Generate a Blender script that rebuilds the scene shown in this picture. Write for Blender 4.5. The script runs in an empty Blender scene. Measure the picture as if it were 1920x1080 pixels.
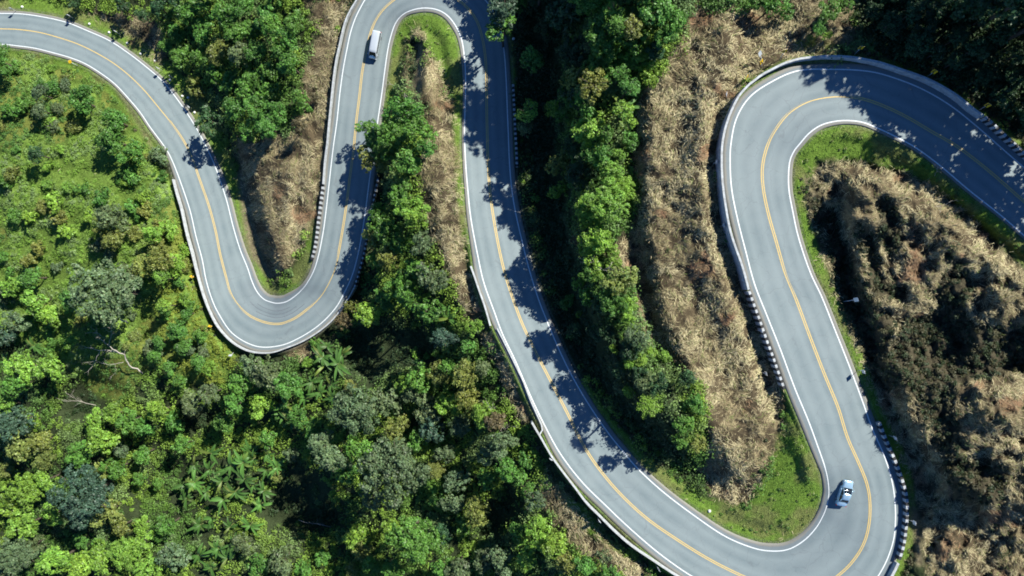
import bpy, math, time
import numpy as np
from mathutils import Vector, Matrix
T0 = time.time()
rng = np.random.default_rng(7)
C = bpy.context.scene.collection
# ------------------------------------------------------------------ image coordinates
# Positions are pixels of a 1920 x 1080 image, unprojected with an estimated
# depth below the drone into a world point (metres, z up).
F, HC = 1280.0, 150.0
def unproject(px, py, D):
    px = np.asarray(px, float); py = np.asarray(py, float); D = np.asarray(D, float)
    return np.stack([(px-960)/F*D, (540-py)/F*D, HC-D], -1)

# stations along the road: A = side left of travel, C = centre, B = side right of travel
ST = [
(-80,24,-80,53,-80,82),(0,25,0,54,0,83),(40,26,37,55.5,34,86),(82,32,75,61,66,90.5),(125,42,112,71,100,99),(165,58,147,83,130,107.5),
(205,76,182,100,160,119.5),(240,99,215,120,190,138),(275,126,245,144,215,157),(305,152.5,272,171,237,180),(332,185.5,297,201,262,209.5),
(357,222,322,232,282,239),(377,256,346,267,310,277),(397,297,362,302,325,306),(410,330,376,341,342,351),(425,376,392,387,357,397),
(437,424,404,432,367,441),(450,467,413,477,379,486),(464,502,424,520,386,523),(472,526,432,549,396,557),(482,547,446,572,410,588),
(495,561,467,591,437,626),(510,567,496,604,480,649),(523,568.5,525,607,525,648),(538,565,552,597,564,632),(552,556,578,578,600,608),
(565,544,598,558,628,579),(576,530,611,539,645,550),(588,508,624,512,660,517),(597,480,633,482,670,482),(606,435,641,439,678,442),
(612,390,648,394,685,397),(617,345,654,348,691,350),(622,300,660,302,697,306),(626,268,664,270,702,273),(632,225,668,228,708,229),
(637,177,674,180,716,175),(643,133,679,136,721,136),(650,95,686,98,727,94),(659,55,695,61,734,64),(673,20,707,33,743,41),
(696,-16,728,8,757,26),(735,-47,760,-13,776,18),(795,-60,799,-23,799,15),(855,-46,836,-12,822,19),(905,-5,868,7,841,31),
(928,28,891,34,857,53),(940,62,903,66,866,76),(946,105,910,107,871,110),(949,150,912,150,873,150),(951,200,912.5,200,872,200),
(953,250,913.5,250,871,250),(955,300,915,302,873,304),(959,350,918,352,877,354),(967,400,925,406,883,410),(980,457,936,467,895,475),
(993,508,949,521,907,529),(1010,562,967,575,927,585),(1026,603,984,618,943,628),(1048,655,1008,667,967,678),(1072,704,1036,721,995,743),
(1103,757,1063,773,1019,793),(1139,810,1093,833,1049,848),(1168,846,1124,880,1089,901),(1197,880,1165,928,1137,949),(1243,922,1214,973,1187,996),
(1298,964,1270,1012,1243,1043),(1357,1004,1330,1049,1305,1085),(1408,1026,1390,1079,1370,1116),(1444,1033,1440,1098,1432,1138),(1478,1030,1490,1106,1500,1146),
(1508,1013,1540,1099,1570,1140),(1530,990,1580,1072,1622,1110),(1543,968,1606,1043,1655,1066),(1550,950,1622,1013,1674,1018),(1554,930,1630,978,1679,975),
(1554,912,1631,940,1677,930),(1551,892,1625,906,1670,892),(1545,870,1610,868,1656,850),(1532,833,1589,820,1636,805),(1515,787,1571,763,1616,749),
(1490,727,1546,702,1592,685),(1464,657,1519,632,1565,617),(1439,594,1493,562,1541,557),(1415,533,1472,510,1519,510),(1398,470,1456,455,1498,448),
(1383,411,1441,402,1487,399),(1372,355,1431,352,1479,352),(1369,305,1430,310,1480,308),(1371,266,1440,270,1488,285),(1381,222,1455,241,1501,268),
(1404,184,1480,210.5,1517,250),(1442,156,1514,190,1538,235.5),(1495,133,1552,181,1563,228),(1560,130,1588,180.5,1590,226),(1630,134,1625,187.5,1618,229.5),
(1685,149,1662,201,1645,240),(1735,170,1703,221,1677,255),(1785,200,1747,247,1717,277),(1835,240,1795,275,1762,310),(1885,284,1850,317,1815,355),
(1945,336,1910,369,1878,405),(2000,384,1965,417,1932,452),(2080,452,2045,485,2010,519),(2170,530,2135,563,2100,597)]
ST = np.array(ST, float); NS = len(ST)
DK = {0:146,7:144,12:142,16:139.5,20:137.2,23:135.5,26:133.8,29:131.3,34:127.5,38:125,43:122.5,48:120.3,52:118.5,56:116.3,60:113.3,64:110.5,68:108,71:106.5,75:104.6,79:102.6,83:100.5,87:98.6,91:97.2,95:96.2,99:95.2,104:93.2}
EA = {0:5,12:6,14:9,18:10,22:14,25:13,27:6,30:9,34:11,38:10,43:9,47:9,53:9,60:9,66:10,69:14,74:14,77:11,80:16,84:13,88:14,92:13,95:12,99:22,104:24}
EB = {0:5,12:5,14:10,18:10,22:10,25:10,28:9,33:9,36:6,41:7,46:8,50:4,54:7,56:14,58:10,61:6,62:12,66:12,70:14,75:18,78:15,80:8,87:7,91:8,96:6,104:4}
def catmull(P, n):
    out = []
    Q = np.vstack([2*P[0]-P[1], P, 2*P[-1]-P[-2]])
    for i in range(1, len(Q)-2):
        p0, p1, p2, p3 = Q[i-1], Q[i], Q[i+1], Q[i+2]
        t = (np.arange(n)/n)[:, None]
        out.append(0.5*((2*p1)+(-p0+p2)*t+(2*p0-5*p1+4*p2-p3)*t*t+(-p0+3*p1-3*p2+p3)*t**3))
    out.append(P[-1:]); return np.vstack(out)
NSUB = 12
S = catmull(ST, NSUB); NR = len(S); ss = np.arange(NR)/NSUB
def key(dk): return np.interp(ss, list(dk.keys()), list(dk.values()))
ker = np.hanning(31); ker /= ker.sum()
Dr = np.convolve(np.pad(key(DK), 15, mode='edge'), ker, 'valid')
ea = np.convolve(np.pad(key(EA), 15, mode='edge'), ker, 'valid'); eb = np.convolve(np.pad(key(EB), 15, mode='edge'), ker, 'valid')
A, Cc, B = S[:, 0:2], S[:, 2:4], S[:, 4:6]
def unit(v): return v/np.maximum(np.linalg.norm(v, axis=-1, keepdims=True), 1e-9)
AE = A+unit(A-Cc)*ea[:, None]; BE = B+unit(B-Cc)*eb[:, None]

# ------------------------------------------------------------------ rasters in image pixels
G0x, G0y, GS = -300.0, -300.0, 3.0
GW, GH = 841, 561
gx = G0x+GS*np.arange(GW); gy = G0y+GS*np.arange(GH)
PX, PY = np.meshgrid(gx, gy)
def poly_mask(pts, blur=0):
    pts = np.array(pts, float); m = np.zeros(PX.shape, bool)
    x0, x1 = np.searchsorted(gx, [pts[:,0].min(), pts[:,0].max()]); y0, y1 = np.searchsorted(gy, [pts[:,1].min(), pts[:,1].max()])
    X, Y = PX[y0:y1, x0:x1], PY[y0:y1, x0:x1]; r = np.zeros(X.shape, bool)
    for i in range(len(pts)):
        ax, ay = pts[i]; bx, by = pts[i-1]
        if ay == by: continue
        r ^= ((Y < ay) != (Y < by)) & (X < (bx-ax)*(Y-ay)/(by-ay)+ax)
    m[y0:y1, x0:x1] = r; m = m.astype(float)
    return blurf(m, blur) if blur else m
def blurf(m, px):
    k = max(1, int(round(px/GS))); w = np.hanning(2*k+3)[1:-1]; w /= w.sum()
    p = len(w)//2
    m = np.apply_along_axis(lambda a: np.convolve(np.pad(a, p, mode='edge'), w, 'valid'), 0, m)
    return np.apply_along_axis(lambda a: np.convolve(np.pad(a, p, mode='edge'), w, 'valid'), 1, m)
def vnoise(X, Y, scale, seed):
    r = np.random.default_rng(seed).random((256, 256))
    x = X/scale+500.; y = Y/scale+500.
    xi = np.floor(x).astype(int); yi = np.floor(y).astype(int); fx = x-xi; fy = y-yi
    fx = fx*fx*(3-2*fx); fy = fy*fy*(3-2*fy)
    a = r[yi % 256, xi % 256]; b = r[yi % 256, (xi+1) % 256]; c = r[(yi+1) % 256, xi % 256]; d = r[(yi+1) % 256, (xi+1) % 256]
    return (a*(1-fx)+b*fx)*(1-fy)+(c*(1-fx)+d*fx)*fy
def fbm(X, Y, scale, seed, o=3):
    s = 0; a = 1; t = 0
    for i in range(o): s = s+a*vnoise(X, Y, scale/2**i, seed+i*17); t += a; a *= .55
    return s/t
def samp(G, px, py):
    x = np.clip((np.asarray(px, float)-G0x)/GS, 0, GW-1.001); y = np.clip((np.asarray(py, float)-G0y)/GS, 0, GH-1.001)
    xi = x.astype(int); yi = y.astype(int); fx = x-xi; fy = y-yi
    return (G[yi, xi]*(1-fx)+G[yi, xi+1]*fx)*(1-fy)+(G[yi+1, xi]*(1-fx)+G[yi+1, xi+1]*fx)*fy

# hillside height from the road levels and a few assumed heights
ctrl = [(-300,200,2),(-200,400,0),(0,560,1),(0,1000,-6),(300,900,-2),(600,1000,6),(450,800,4),(850,980,22),(900,1350,24),(300,1350,-6),(-300,1350,-12),(760,760,20),
 (200,-250,10),(450,-250,19),(-200,-300,8),(450,60,13),(1500,-100,54),(1900,-250,68),(2200,0,68),(1900,40,58),(2250,600,60),(2200,1350,54),(1850,800,53.5),(1780,1000,47.5),(1800,1200,47),(1150,-250,46),(1300,-100,52),(-300,700,-4)]
cp = np.array([(Cc[i,0],Cc[i,1],HC-Dr[i]) for i in range(0, NR, 5)]+ctrl); ce = np.array([900.]*(len(cp_n := range(0, NR, 5)))+[9000.]*len(ctrl))
cx = np.arange(-300, 2233, 12.); cy = np.arange(-300, 1393, 12.)
CX, CY = np.meshgrid(cx, cy); num = np.zeros(CX.shape); den = np.zeros(CX.shape)
for (x, y, z), e in zip(cp, ce):
    w = ((CX-x)**2+(CY-y)**2+e)**-1.5*(1 if e < 1000 else 7.); num += w*z; den += w
ZC = num/den
def up(Gc):
    x = (PX-cx[0])/12; y = (PY-cy[0])/12; xi = np.clip(x.astype(int), 0, len(cx)-2); yi = np.clip(y.astype(int), 0, len(cy)-2); fx = x-xi; fy = y-yi
    return (Gc[yi, xi]*(1-fx)+Gc[yi, xi+1]*fx)*(1-fy)+(Gc[yi+1, xi]*(1-fx)+Gc[yi+1, xi+1]*fx)*fy
Z = blurf(up(ZC), 24)
RAISE = [
 ([(1080,-300),(1075,60),(1070,300),(1075,420),(1098,560),(1145,690),(1215,775),(1290,840),(1310,800),(1275,740),(1215,640),(1185,520),(1170,400),(1170,200),(1190,60),(1230,-300)], 4.6, 36),
 ([(1085,-300),(1080,60),(1075,300),(1080,420),(1103,560),(1150,690),(1225,780),(1300,850),(1340,860),(1365,800),(1340,720),(1290,620),(1255,500),(1240,380),(1240,200),(1270,60),(1330,-300)], 4.0, 57),
 ([(1195,-300),(1200,100),(1195,400),(1222,560),(1265,680),(1320,800),(1365,900),(1420,890),(1445,800),(1425,700),(1395,600),(1358,500),(1338,400),(1330,300),(1337,200),(1385,120),(1430,-300)], 2.9, 30),
 ([(450,280),(470,350),(485,420),(500,470),(520,500),(540,480),(550,400),(555,300)], 1.4, 12),
 ([(740,190),(800,120),(825,150),(840,260),(850,400),(870,520),(880,590),(830,560),(790,480),(760,380),(740,280)], 3.0, 42),
 ([(775,70),(800,70),(815,140),(820,200),(770,200),(760,150)], 1.3, 24),
 ([(1592,320),(1650,330),(1720,360),(1800,420),(1900,500),(2250,700),(2250,1000),(1850,960),(1745,860),(1690,780),(1655,700),(1630,620),(1600,520),(1585,420)], 3.8, 26),
 ([(1760,880),(1900,900),(2250,900),(2250,1400),(1800,1400),(1775,1080)], 1.3, 24),
 ([(447,278),(464,330),(476,398),(490,462),(512,498),(534,508),(548,490),(562,460),(584,430),(594,380),(600,280),(560,200),(500,180),(430,230)], 1.15, 7),
 ([(385,70),(430,20),(600,-200),(640,-100),(590,60),(570,180),(520,230),(450,230),(415,170)], 1.5, 36)]
for pts, dz, b in RAISE: Z += dz*poly_mask(pts, b)
CARVE = [  # pits dug in to throw the shade patches, plus ditch lines
 ([(1560,390),(1580,390),(1605,480),(1620,560),(1660,640),(1655,680),(1620,640),(1590,560),(1570,470)], 1.3, 21),
 ([(1690,590),(1760,580),(1830,640),(1920,600),(1990,700),(1850,710),(1780,700),(1740,730),(1700,690),(1665,640)], 1.7, 27),
 ([(1645,370),(1670,370),(1690,430),(1680,470),(1655,450)], 1.0, 18),
 ([(1760,740),(1850,750),(1860,860),(1910,900),(1870,930),(1800,900),(1760,840)], 1.5, 27),
 ([(1730,560),(1790,490),(1830,520),(1790,580)], 1.0, 18),
 ([(1605,430),(1630,420),(1650,520),(1700,540),(1690,570),(1640,550)], 1.2, 18),
 ([(1690,880),(1720,960),(1750,1040),(1760,1030),(1735,950),(1705,880)], .8, 9),
 ([(1780,960),(1870,980),(1930,1050),(1860,1080),(1800,1030)], 1.0, 21),
 ([(770,75),(788,75),(792,120),(786,178),(770,178),(764,140)], 2.2, 9),
 ([(436,280),(446,280),(458,330),(468,400),(482,468),(505,508),(536,520),(532,528),(500,518),(474,476),(460,410),(450,340)], .7, 5)]
SHADE_HOLLOW = [[(232,540),(298,548),(300,600),(285,650),(240,640),(225,590)],[(650,630),(720,600),(790,615),(830,650),(815,690),(760,680),(690,715),(650,690)],
 [(520,900),(560,850),(600,900),(590,960),(540,1000),(500,990),(490,950)],[(110,730),(180,690),(225,730),(180,775),(120,790)],[(620,930),(650,960),(620,1000),(560,1000),(590,960)],[(880,980),(960,900),(985,930),(960,980),(900,1010)],[(0,640),(45,640),(40,670),(0,670)],
 [(335,770),(390,755),(430,780),(380,810),(340,805)]]
GROVE = [[(335,850),(520,835),(525,940),(440,1000),(440,1078),(365,1078),(345,960)],[(568,640),(655,640),(655,770),(510,800),(512,760),(565,745)]]
for h_ in SHADE_HOLLOW: CARVE.append((h_, 2.6, 21))  # hollows added to the terrain to make deep shade in the jungle
for pts, dz, b in CARVE: Z -= dz*poly_mask(pts, b)
# zones of ground cover
STRAW = [
 [(1300,5),(1400,15),(1490,40),(1560,70),(1600,92),(1540,100),(1470,112),(1420,135),(1385,165),(1360,210),(1347,270),(1346,330),(1358,400),(1380,480),(1405,560),(1430,640),(1462,730),(1466,790),(1440,870),(1405,940),(1370,950),(1330,920),(1310,880),(1330,840),(1330,780),(1310,720),(1270,690),(1225,650),(1195,590),(1190,520),(1140,480),(1175,430),(1200,380),(1185,300),(1195,240),(1190,190),(1230,150),(1270,90)],
 [(785,50),(805,100),(830,130),(848,200),(852,240),(860,300),(866,380),(875,450),(890,500),(905,570),(915,610),(880,600),(855,560),(840,500),(810,460),(795,400),(785,330),(800,260),(795,200),(775,180),(755,170),(762,100),(775,60)],
 [(570,0),(655,0),(640,50),(628,110),(618,190),(610,280),(600,340),(594,400),(560,470),(545,500),(525,515),(505,500),(480,460),(465,390),(455,330),(445,290),(430,270),(470,262),(540,250),(565,200),(570,130),(600,60)],
 [(140,15),(230,30),(300,35),(310,100),(300,130),(240,70),(190,35)],
 [(1520,310),(1540,312),(1600,305),(1680,320),(1740,350),(1790,380),(1840,430),(1900,490),(1960,540),(2250,700),(2250,1400),(1760,1400),(1740,1080),(1725,960),(1700,880),(1660,780),(1620,700),(1590,620),(1560,540),(1535,460),(1520,390)],
 [(1015,880),(1040,905),(1110,985),(1180,1045),(1240,1090),(1180,1090),(1090,1040),(1035,975),(1010,920)],
 [(610,650),(560,640),(530,664),(556,676),(590,668)],[(890,590),(925,625),(960,700),(990,780),(985,800),(955,740),(925,670),(900,640)],
 [(1390,-60),(1480,-60),(1600,-40),(1640,60),(1600,90),(1530,60),(1440,40)]]
MEADOW = [[(-300,95),(0,98),(60,103),(130,128),(190,158),(240,210),(290,285),(325,345),(345,440),(360,490),(372,560),(410,630),(450,662),(420,720),(360,720),(300,680),(270,700),(230,760),(180,740),(120,680),(60,640),(-300,640)]]
GREEN = [
 [(745,60),(770,30),(800,22),(830,30),(855,60),(866,100),(868,200),(866,250),(850,240),(845,180),(825,130),(805,80),(785,45),(765,70),(750,150),(735,200),(718,210),(735,120)],
 [(1492,330),(1500,290),(1520,262),(1560,245),(1610,242),(1660,262),(1720,300),(1790,350),(1850,400),(1920,460),(2050,560),(2020,580),(1900,480),(1840,420),(1780,370),(1700,320),(1600,300),(1530,300),(1515,380),(1500,370)],
 [(1140,810),(1180,840),(1260,890),(1320,935),(1400,950),(1440,880),(1475,770),(1500,780),(1530,840),(1548,890),(1540,950),(1510,995),(1450,1012),(1380,1005),(1300,960),(1220,895)],
 [(1040,905),(1110,970),(1170,1030),(1215,1060),(1180,1045),(1100,1000),(1060,950)],
 [(545,520),(580,440),(600,390),(598,440),(585,500),(560,540)],[(1470,95),(1600,95),(1560,80),(1500,75)]]
SOILP = [[(455,300),(470,400),(487,470),(510,510),(535,522),(500,520),(470,480),(455,420),(444,330)],[(775,80),(795,85),(795,160),(775,178)],
 [(1508,330),(1520,330),(1530,400),(1525,440),(1512,390)],[(205,140),(240,190),(270,240),(300,300),(318,340),(306,320),(262,240),(225,180)],[(1706,930),(1722,960),(1730,1060),(1718,1060),(1712,1000)]]
def union(L, b): return np.clip(sum(poly_mask(p) for p in L), 0, 1) if not b else blurf(np.clip(sum(poly_mask(p) for p in L), 0, 1), b)
SHADE = [[(1540,400),(1560,390),(1590,470),(1625,550),(1680,600),(1665,650),(1705,665),(1700,710),(1660,735),(1640,700),(1605,640),(1575,570),(1550,480)],
 [(1690,600),(1790,575),(1860,620),(1920,610),(1990,690),(1850,705),(1790,725),(1800,850),(1900,880),(1870,950),(1790,930),(1745,810),(1705,740),(1670,650)],
 [(1645,365),(1675,370),(1695,430),(1680,480),(1650,450)],[(1605,425),(1630,420),(1655,520),(1700,540),(1690,575),(1635,550)],[(1735,560),(1790,495),(1830,520),(1800,590)],
 [(980,-100),(960,60),(975,200),(985,340),(1005,440),(1040,560),(1085,660),(1140,750),(1200,820),(1260,860),(1300,880),(1330,930),(1290,905),(1290,800),(1230,740),(1180,660),(1120,560),(1075,440),(1050,300),(1060,100),(1080,-100)],
 [(1625,-100),(1600,60),(1650,105),(1750,140),(1850,205),(1960,300),(2080,400),(2200,400),(2200,-200)],[(1500,340),(1530,345),(1545,400),(1535,440),(1515,400)],
 [(770,75),(795,75),(798,170),(772,175),(764,140)],[(640,640),(700,600),(760,590),(800,640),(790,680),(700,720),(650,690)]]  # areas of shade, painted dark into ground and undergrowth colours
zhol = union(SHADE_HOLLOW, 12); zgrove = union(GROVE, 9); zshade = np.clip(union(SHADE, 8)+zhol, 0, 1)
zstraw, zmead, zgreen, zsoil = union(STRAW, 9)*(1-zshade), union(MEADOW, 9), union(GREEN, 6), union(SOILP, 5)
n1 = fbm(PX, PY, 46, 3, 4); n2 = fbm(PX, PY, 14, 9, 3); n3 = fbm(PX, PY, 110, 21, 3)
Z += (n3-.5)*1.6*(1-zgreen)+(n1-.5)*(np.where((PX > 1490) & (PY > 250), 2.4, .1)*np.clip(zstraw+zshade, 0, 1)+.8*zmead+.9)*(1-zgreen)+(n2-.5)*(.12*zstraw+.35+1.1*((PX > 1490) & (PY > 250)))*(1-zgreen)
# road band in the raster: distance to the asphalt edge, level, side, station
inside = np.zeros(PX.shape, bool); Zroad = np.zeros(PX.shape); dist = np.full(PX.shape, 999.); sideG = np.zeros(PX.shape); stG = np.zeros(PX.shape)
for i in range(0, NR-1):
    for f in (0, .5):
        a = AE[i]*(1-f)+AE[i+1]*f; b = BE[i]*(1-f)+BE[i+1]*f; D = Dr[i]*(1-f)+Dr[i+1]*f
        n = int(np.linalg.norm(a-b))+2; t = np.linspace(0, 1, n)[:, None]; p = a+(b-a)*t
        xi = np.clip(np.round((p[:,0]-G0x)/GS).astype(int), 0, GW-1); yi = np.clip(np.round((p[:,1]-G0y)/GS).astype(int), 0, GH-1)
        inside[yi, xi] = True; Zroad[yi, xi] = HC-D
for E0, E1 in ((AE, BE),):
    for i in range(0, NR-1):
        q = np.array([E0[i], E0[i+1], E1[i+1], E1[i]]); x0, x1 = np.searchsorted(gx, [q[:,0].min(), q[:,0].max()]); y0, y1 = np.searchsorted(gy, [q[:,1].min(), q[:,1].max()])
        if x1 <= x0 or y1 <= y0: continue
        X, Y = PX[y0:y1, x0:x1], PY[y0:y1, x0:x1]; r = np.zeros(X.shape, bool)
        for k in range(4):
            (ax, ay), (bx, by) = q[k], q[k-1]
            if ay != by: r ^= ((Y < ay) != (Y < by)) & (X < (bx-ax)*(Y-ay)/(by-ay)+ax)
        inside[y0:y1, x0:x1][r] = True; Zroad[y0:y1, x0:x1][r] = HC-Dr[i]
R = 66
for E, sd in ((AE, 1), (BE, -1)):
    for i in range(0, NR-1):
        for f in (0, .5):
            x, y = E[i]*(1-f)+E[i+1]*f
            x0 = max(0, int((x-R-G0x)/GS)); x1 = min(GW, int((x+R-G0x)/GS)+1); y0 = max(0, int((y-R-G0y)/GS)); y1 = min(GH, int((y+R-G0y)/GS)+1)
            if x0 >= x1 or y0 >= y1: continue
            d = np.hypot(PX[y0:y1, x0:x1]-x, PY[y0:y1, x0:x1]-y); m = d < dist[y0:y1, x0:x1]
            dist[y0:y1, x0:x1][m] = d[m]
            for G, v in ((sideG, sd), (stG, ss[i]+f/NSUB)): G[y0:y1, x0:x1][m] = v
            q = m & ~inside[y0:y1, x0:x1]; Zroad[y0:y1, x0:x1][q] = HC-(Dr[i]*(1-f)+Dr[i+1]*f)
# flat verge width and the drop beyond the parapets, both sides
VA = {0:26,12:24,18:20,20:14,26:12,27:3,34:3,42:3,44:6,60:4,62:12,68:20,77:20,81:6,90:6,94:14,98:8,104:8}
VB = {0:14,12:14,13:3,34:3,35:14,48:14,54:12,56:5,62:6,70:14,78:20,86:20,89:14,104:14}
DA = {0:0,26:0,27:.35,34:.5,42:.5,45:0,78:0,82:.9,84:1.3,92:.9,93:.1,104:0}
DB = {0:.25,12:.3,13:.7,16:1.1,26:1.1,33:.5,35:.0,54:.0,55:.9,67:1.4,70:.3,72:0,104:0}
def bykey(a, b): return np.where(sideG > 0, np.interp(stG, list(a), list(a.values())), np.interp(stG, list(b), list(b.values())))
vw = bykey(VA, VB); dp = bykey(DA, DB)
sm = lambda t: np.clip(t, 0, 1)**2*(3-2*np.clip(t, 0, 1))
blend = sm((dist-vw)/np.where((sideG > 0) & (stG > 7) & (stG < 21), 38., np.where(dp > .2, 34., 22.)))
dropz = dp*sm((dist-4)/6)
near = (dist < R-2)
Zn = (Zroad-.04-dropz+(n2-.5)*.18*np.clip(dist/12, 0, 1))*(1-blend)+(Z-dropz*(1-blend))*blend
deep = blurf(inside.astype(float), 9) > .97
Z = np.where(inside, Zroad-.14-.45*deep, np.where(near, Zn, Z))
edge_in = (dist < 3.2) & ~inside; Z = np.where(edge_in, np.minimum(Z, Zroad-.08), Z)
dist = np.where(inside, -1, dist)
zver = np.clip(sm((vw+8-dist)/10), 0, 1)*(dist < 60)*(vw > 5)
def ground(px, py):
    z = samp(Z, px, py); return unproject(px, py, HC-z)
def gz(px, py): return float(samp(Z, px, py))

# ------------------------------------------------------------------ materials
def new_mat(name, rough=.8, spec=.3):
    m = bpy.data.materials.new(name); m.use_nodes = True; nt = m.node_tree; b = nt.nodes['Principled BSDF']
    b.inputs['Roughness'].default_value = rough; b.inputs['Specular IOR Level'].default_value = spec
    return m, nt, b
def N(nt, t, **k):
    n = nt.nodes.new(t)
    for a, v in k.items():
        if a.startswith('i_'): n.inputs[a[2:].replace('_', ' ')].default_value = v
        else: setattr(n, a, v)
    return n
def mixc(nt, fac, a, b, mode='MIX'):
    n = nt.nodes.new('ShaderNodeMix'); n.data_type = 'RGBA'; n.blend_type = mode
    for s, v in ((n.inputs[0], fac), (n.inputs[6], a), (n.inputs[7], b)):
        if hasattr(v, 'is_linked') or hasattr(v, 'links'): nt.links.new(v, s)
        else: s.default_value = v if not isinstance(v, tuple) else (*v, 1)[:4]
    return n.outputs[2]
def ramp(nt, src, stops):
    r = nt.nodes.new('ShaderNodeValToRGB'); e = r.color_ramp.elements
    while len(e) < len(stops): e.new(.5)
    for q, (p, c) in zip(e, stops): q.position = p; q.color = (*c, 1) if isinstance(c, tuple) else (c, c, c, 1)
    nt.links.new(src, r.inputs[0]); return r.outputs[0]
def noise(nt, scale, detail=4, rough=.6, vec=None):
    t = N(nt, 'ShaderNodeTexNoise'); t.inputs['Scale'].default_value = scale; t.inputs['Detail'].default_value = detail; t.inputs['Roughness'].default_value = rough
    if vec is None:
        g = N(nt, 'ShaderNodeNewGeometry'); vec = g.outputs['Position']
    nt.links.new(vec, t.inputs['Vector']); return t.outputs['Fac']
def simple(name, col, rough=.6, spec=.4, metal=0, var=.0, scale=3):
    m, nt, b = new_mat(name, rough, spec); b.inputs['Metallic'].default_value = metal
    if var:
        c = mixc(nt, ramp(nt, noise(nt, scale), [(.3, 0.), (.7, 1.)]), tuple(x*(1-var) for x in col), tuple(min(1, x*(1+var)) for x in col)); nt.links.new(c, b.inputs['Base Color'])
    else: b.inputs['Base Color'].default_value = (*col, 1)
    return m
def leafmat(name, trans=.3, rough=.5, objcol=True, spec=.35):
    m, nt, b = new_mat(name, rough, spec)
    at = N(nt, 'ShaderNodeAttribute', attribute_name='col'); col = at.outputs['Color']
    if objcol:
        oi = N(nt, 'ShaderNodeObjectInfo'); col = mixc(nt, 1., col, oi.outputs['Color'], 'MULTIPLY')
    nt.links.new(col, b.inputs['Base Color'])
    tr = N(nt, 'ShaderNodeBsdfTranslucent'); nt.links.new(mixc(nt, 1., col, (1.25,1.3,.6), 'MULTIPLY'), tr.inputs['Color'])
    mx = N(nt, 'ShaderNodeMixShader'); mx.inputs[0].default_value = trans
    nt.links.new(b.outputs[0], mx.inputs[1]); nt.links.new(tr.outputs[0], mx.inputs[2])
    nt.links.new(mx.outputs[0], nt.nodes['Material Output'].inputs['Surface']); return m
M_LEAF = leafmat('foliage_leaves'); M_BAN = leafmat('banana_leaves', .22, .5, True, .3)
M_UNDER = leafmat('undergrowth_leaves', .25, .6, False); M_STRAW = leafmat('dry_straw', .1, .75, False, .2)
M_BARK = simple('bark', (.075,.062,.048), .9, .1, 0, .35, 6); M_DEAD = simple('bare_grey_wood', (.34,.31,.27), .85, .2, 0, .3, 4)
# terrain
M_GROUND, nt, b = new_mat('hillside_ground', .95, .1)
at = N(nt, 'ShaderNodeAttribute', attribute_name='col')
c = mixc(nt, ramp(nt, noise(nt, 2.2, 6, .7), [(.32, .55), (.68, 1.4)]), (0,0,0), at.outputs['Color'])
mul = mixc(nt, 1., at.outputs['Color'], ramp(nt, noise(nt, 2.2, 6, .7), [(.3, .55), (.7, 1.35)]), 'MULTIPLY')
mul = mixc(nt, 1., mul, ramp(nt, noise(nt, 9, 4, .7), [(.3, .7), (.7, 1.25)]), 'MULTIPLY')
nt.links.new(mul, b.inputs['Base Color'])
bp = N(nt, 'ShaderNodeBump'); bp.inputs['Strength'].default_value = .8; bp.inputs['Distance'].default_value = .25
nt.links.new(noise(nt, 5, 5, .7), bp.inputs['Height']); nt.links.new(bp.outputs[0], b.inputs['Normal'])
# asphalt: attribute col = (distance to the asphalt edge / 2 m, wheel track, inner-bend darkness)
M_ROAD, nt, b = new_mat('asphalt', .72, .4)
at = N(nt, 'ShaderNodeAttribute', attribute_name='col'); sp = N(nt, 'ShaderNodeSeparateColor'); nt.links.new(at.outputs['Color'], sp.inputs[0])
base = mixc(nt, ramp(nt, noise(nt, .22, 5, .6), [(.36, 0.), (.64, 1.)]), (.116,.153,.166), (.160,.197,.207))
base = mixc(nt, ramp(nt, noise(nt, 1.6, 6, .75), [(.35, .0), (.65, .35)]), base, (.14,.168,.175))
base = mixc(nt, sp.outputs[1], base, (.182,.222,.230))
base = mixc(nt, sp.outputs[2], base, (.125,.14,.155))
ms = N(nt, 'ShaderNodeMath', operation='MULTIPLY_ADD'); nt.links.new(noise(nt, 1.3, 7, .8), ms.inputs[0]); ms.inputs[1].default_value = -.42; nt.links.new(sp.outputs[0], ms.inputs[2])
gr = ramp(nt, ms.outputs[0], [(.0, .85), (.06, 0.)])
grc = mixc(nt, noise(nt, 11, 3, .7), (.11,.11,.10), (.24,.225,.19))
base = mixc(nt, gr, base, grc)
vo = N(nt, 'ShaderNodeTexVoronoi', feature='DISTANCE_TO_EDGE'); vo.inputs['Scale'].default_value = .32; ge = N(nt, 'ShaderNodeNewGeometry')
wn = N(nt, 'ShaderNodeTexNoise'); wn.inputs['Scale'].default_value = .8; nt.links.new(ge.outputs['Position'], wn.inputs['Vector'])
wm = N(nt, 'ShaderNodeVectorMath', operation='MULTIPLY_ADD'); nt.links.new(wn.outputs['Color'], wm.inputs[0]); wm.inputs[1].default_value = (1.6,1.6,0); nt.links.new(ge.outputs['Position'], wm.inputs[2]); nt.links.new(wm.outputs[0], vo.inputs['Vector'])
base = mixc(nt, ramp(nt, vo.outputs['Distance'], [(.0, .35), (.014, 0.)]), base, (.09,.10,.11))
base = mixc(nt, 1., base, ramp(nt, noise(nt, 26, 2, .8), [(.25, .88), (.75, 1.1)]), 'MULTIPLY')
nt.links.new(base, b.inputs['Base Color'])
def paint(name, col):
    m, nt, b = new_mat(name, .6, .4)
    w = ramp(nt, noise(nt, 7, 5, .75), [(.36, .0), (.52, 1.)])
    nt.links.new(mixc(nt, w, tuple(x*.55+.09 for x in col), col), b.inputs['Base Color']); return m
M_WHITE = paint('white_road_paint', (.62,.65,.66)); M_YEL = paint('yellow_road_paint', (.55,.385,.11))
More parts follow.
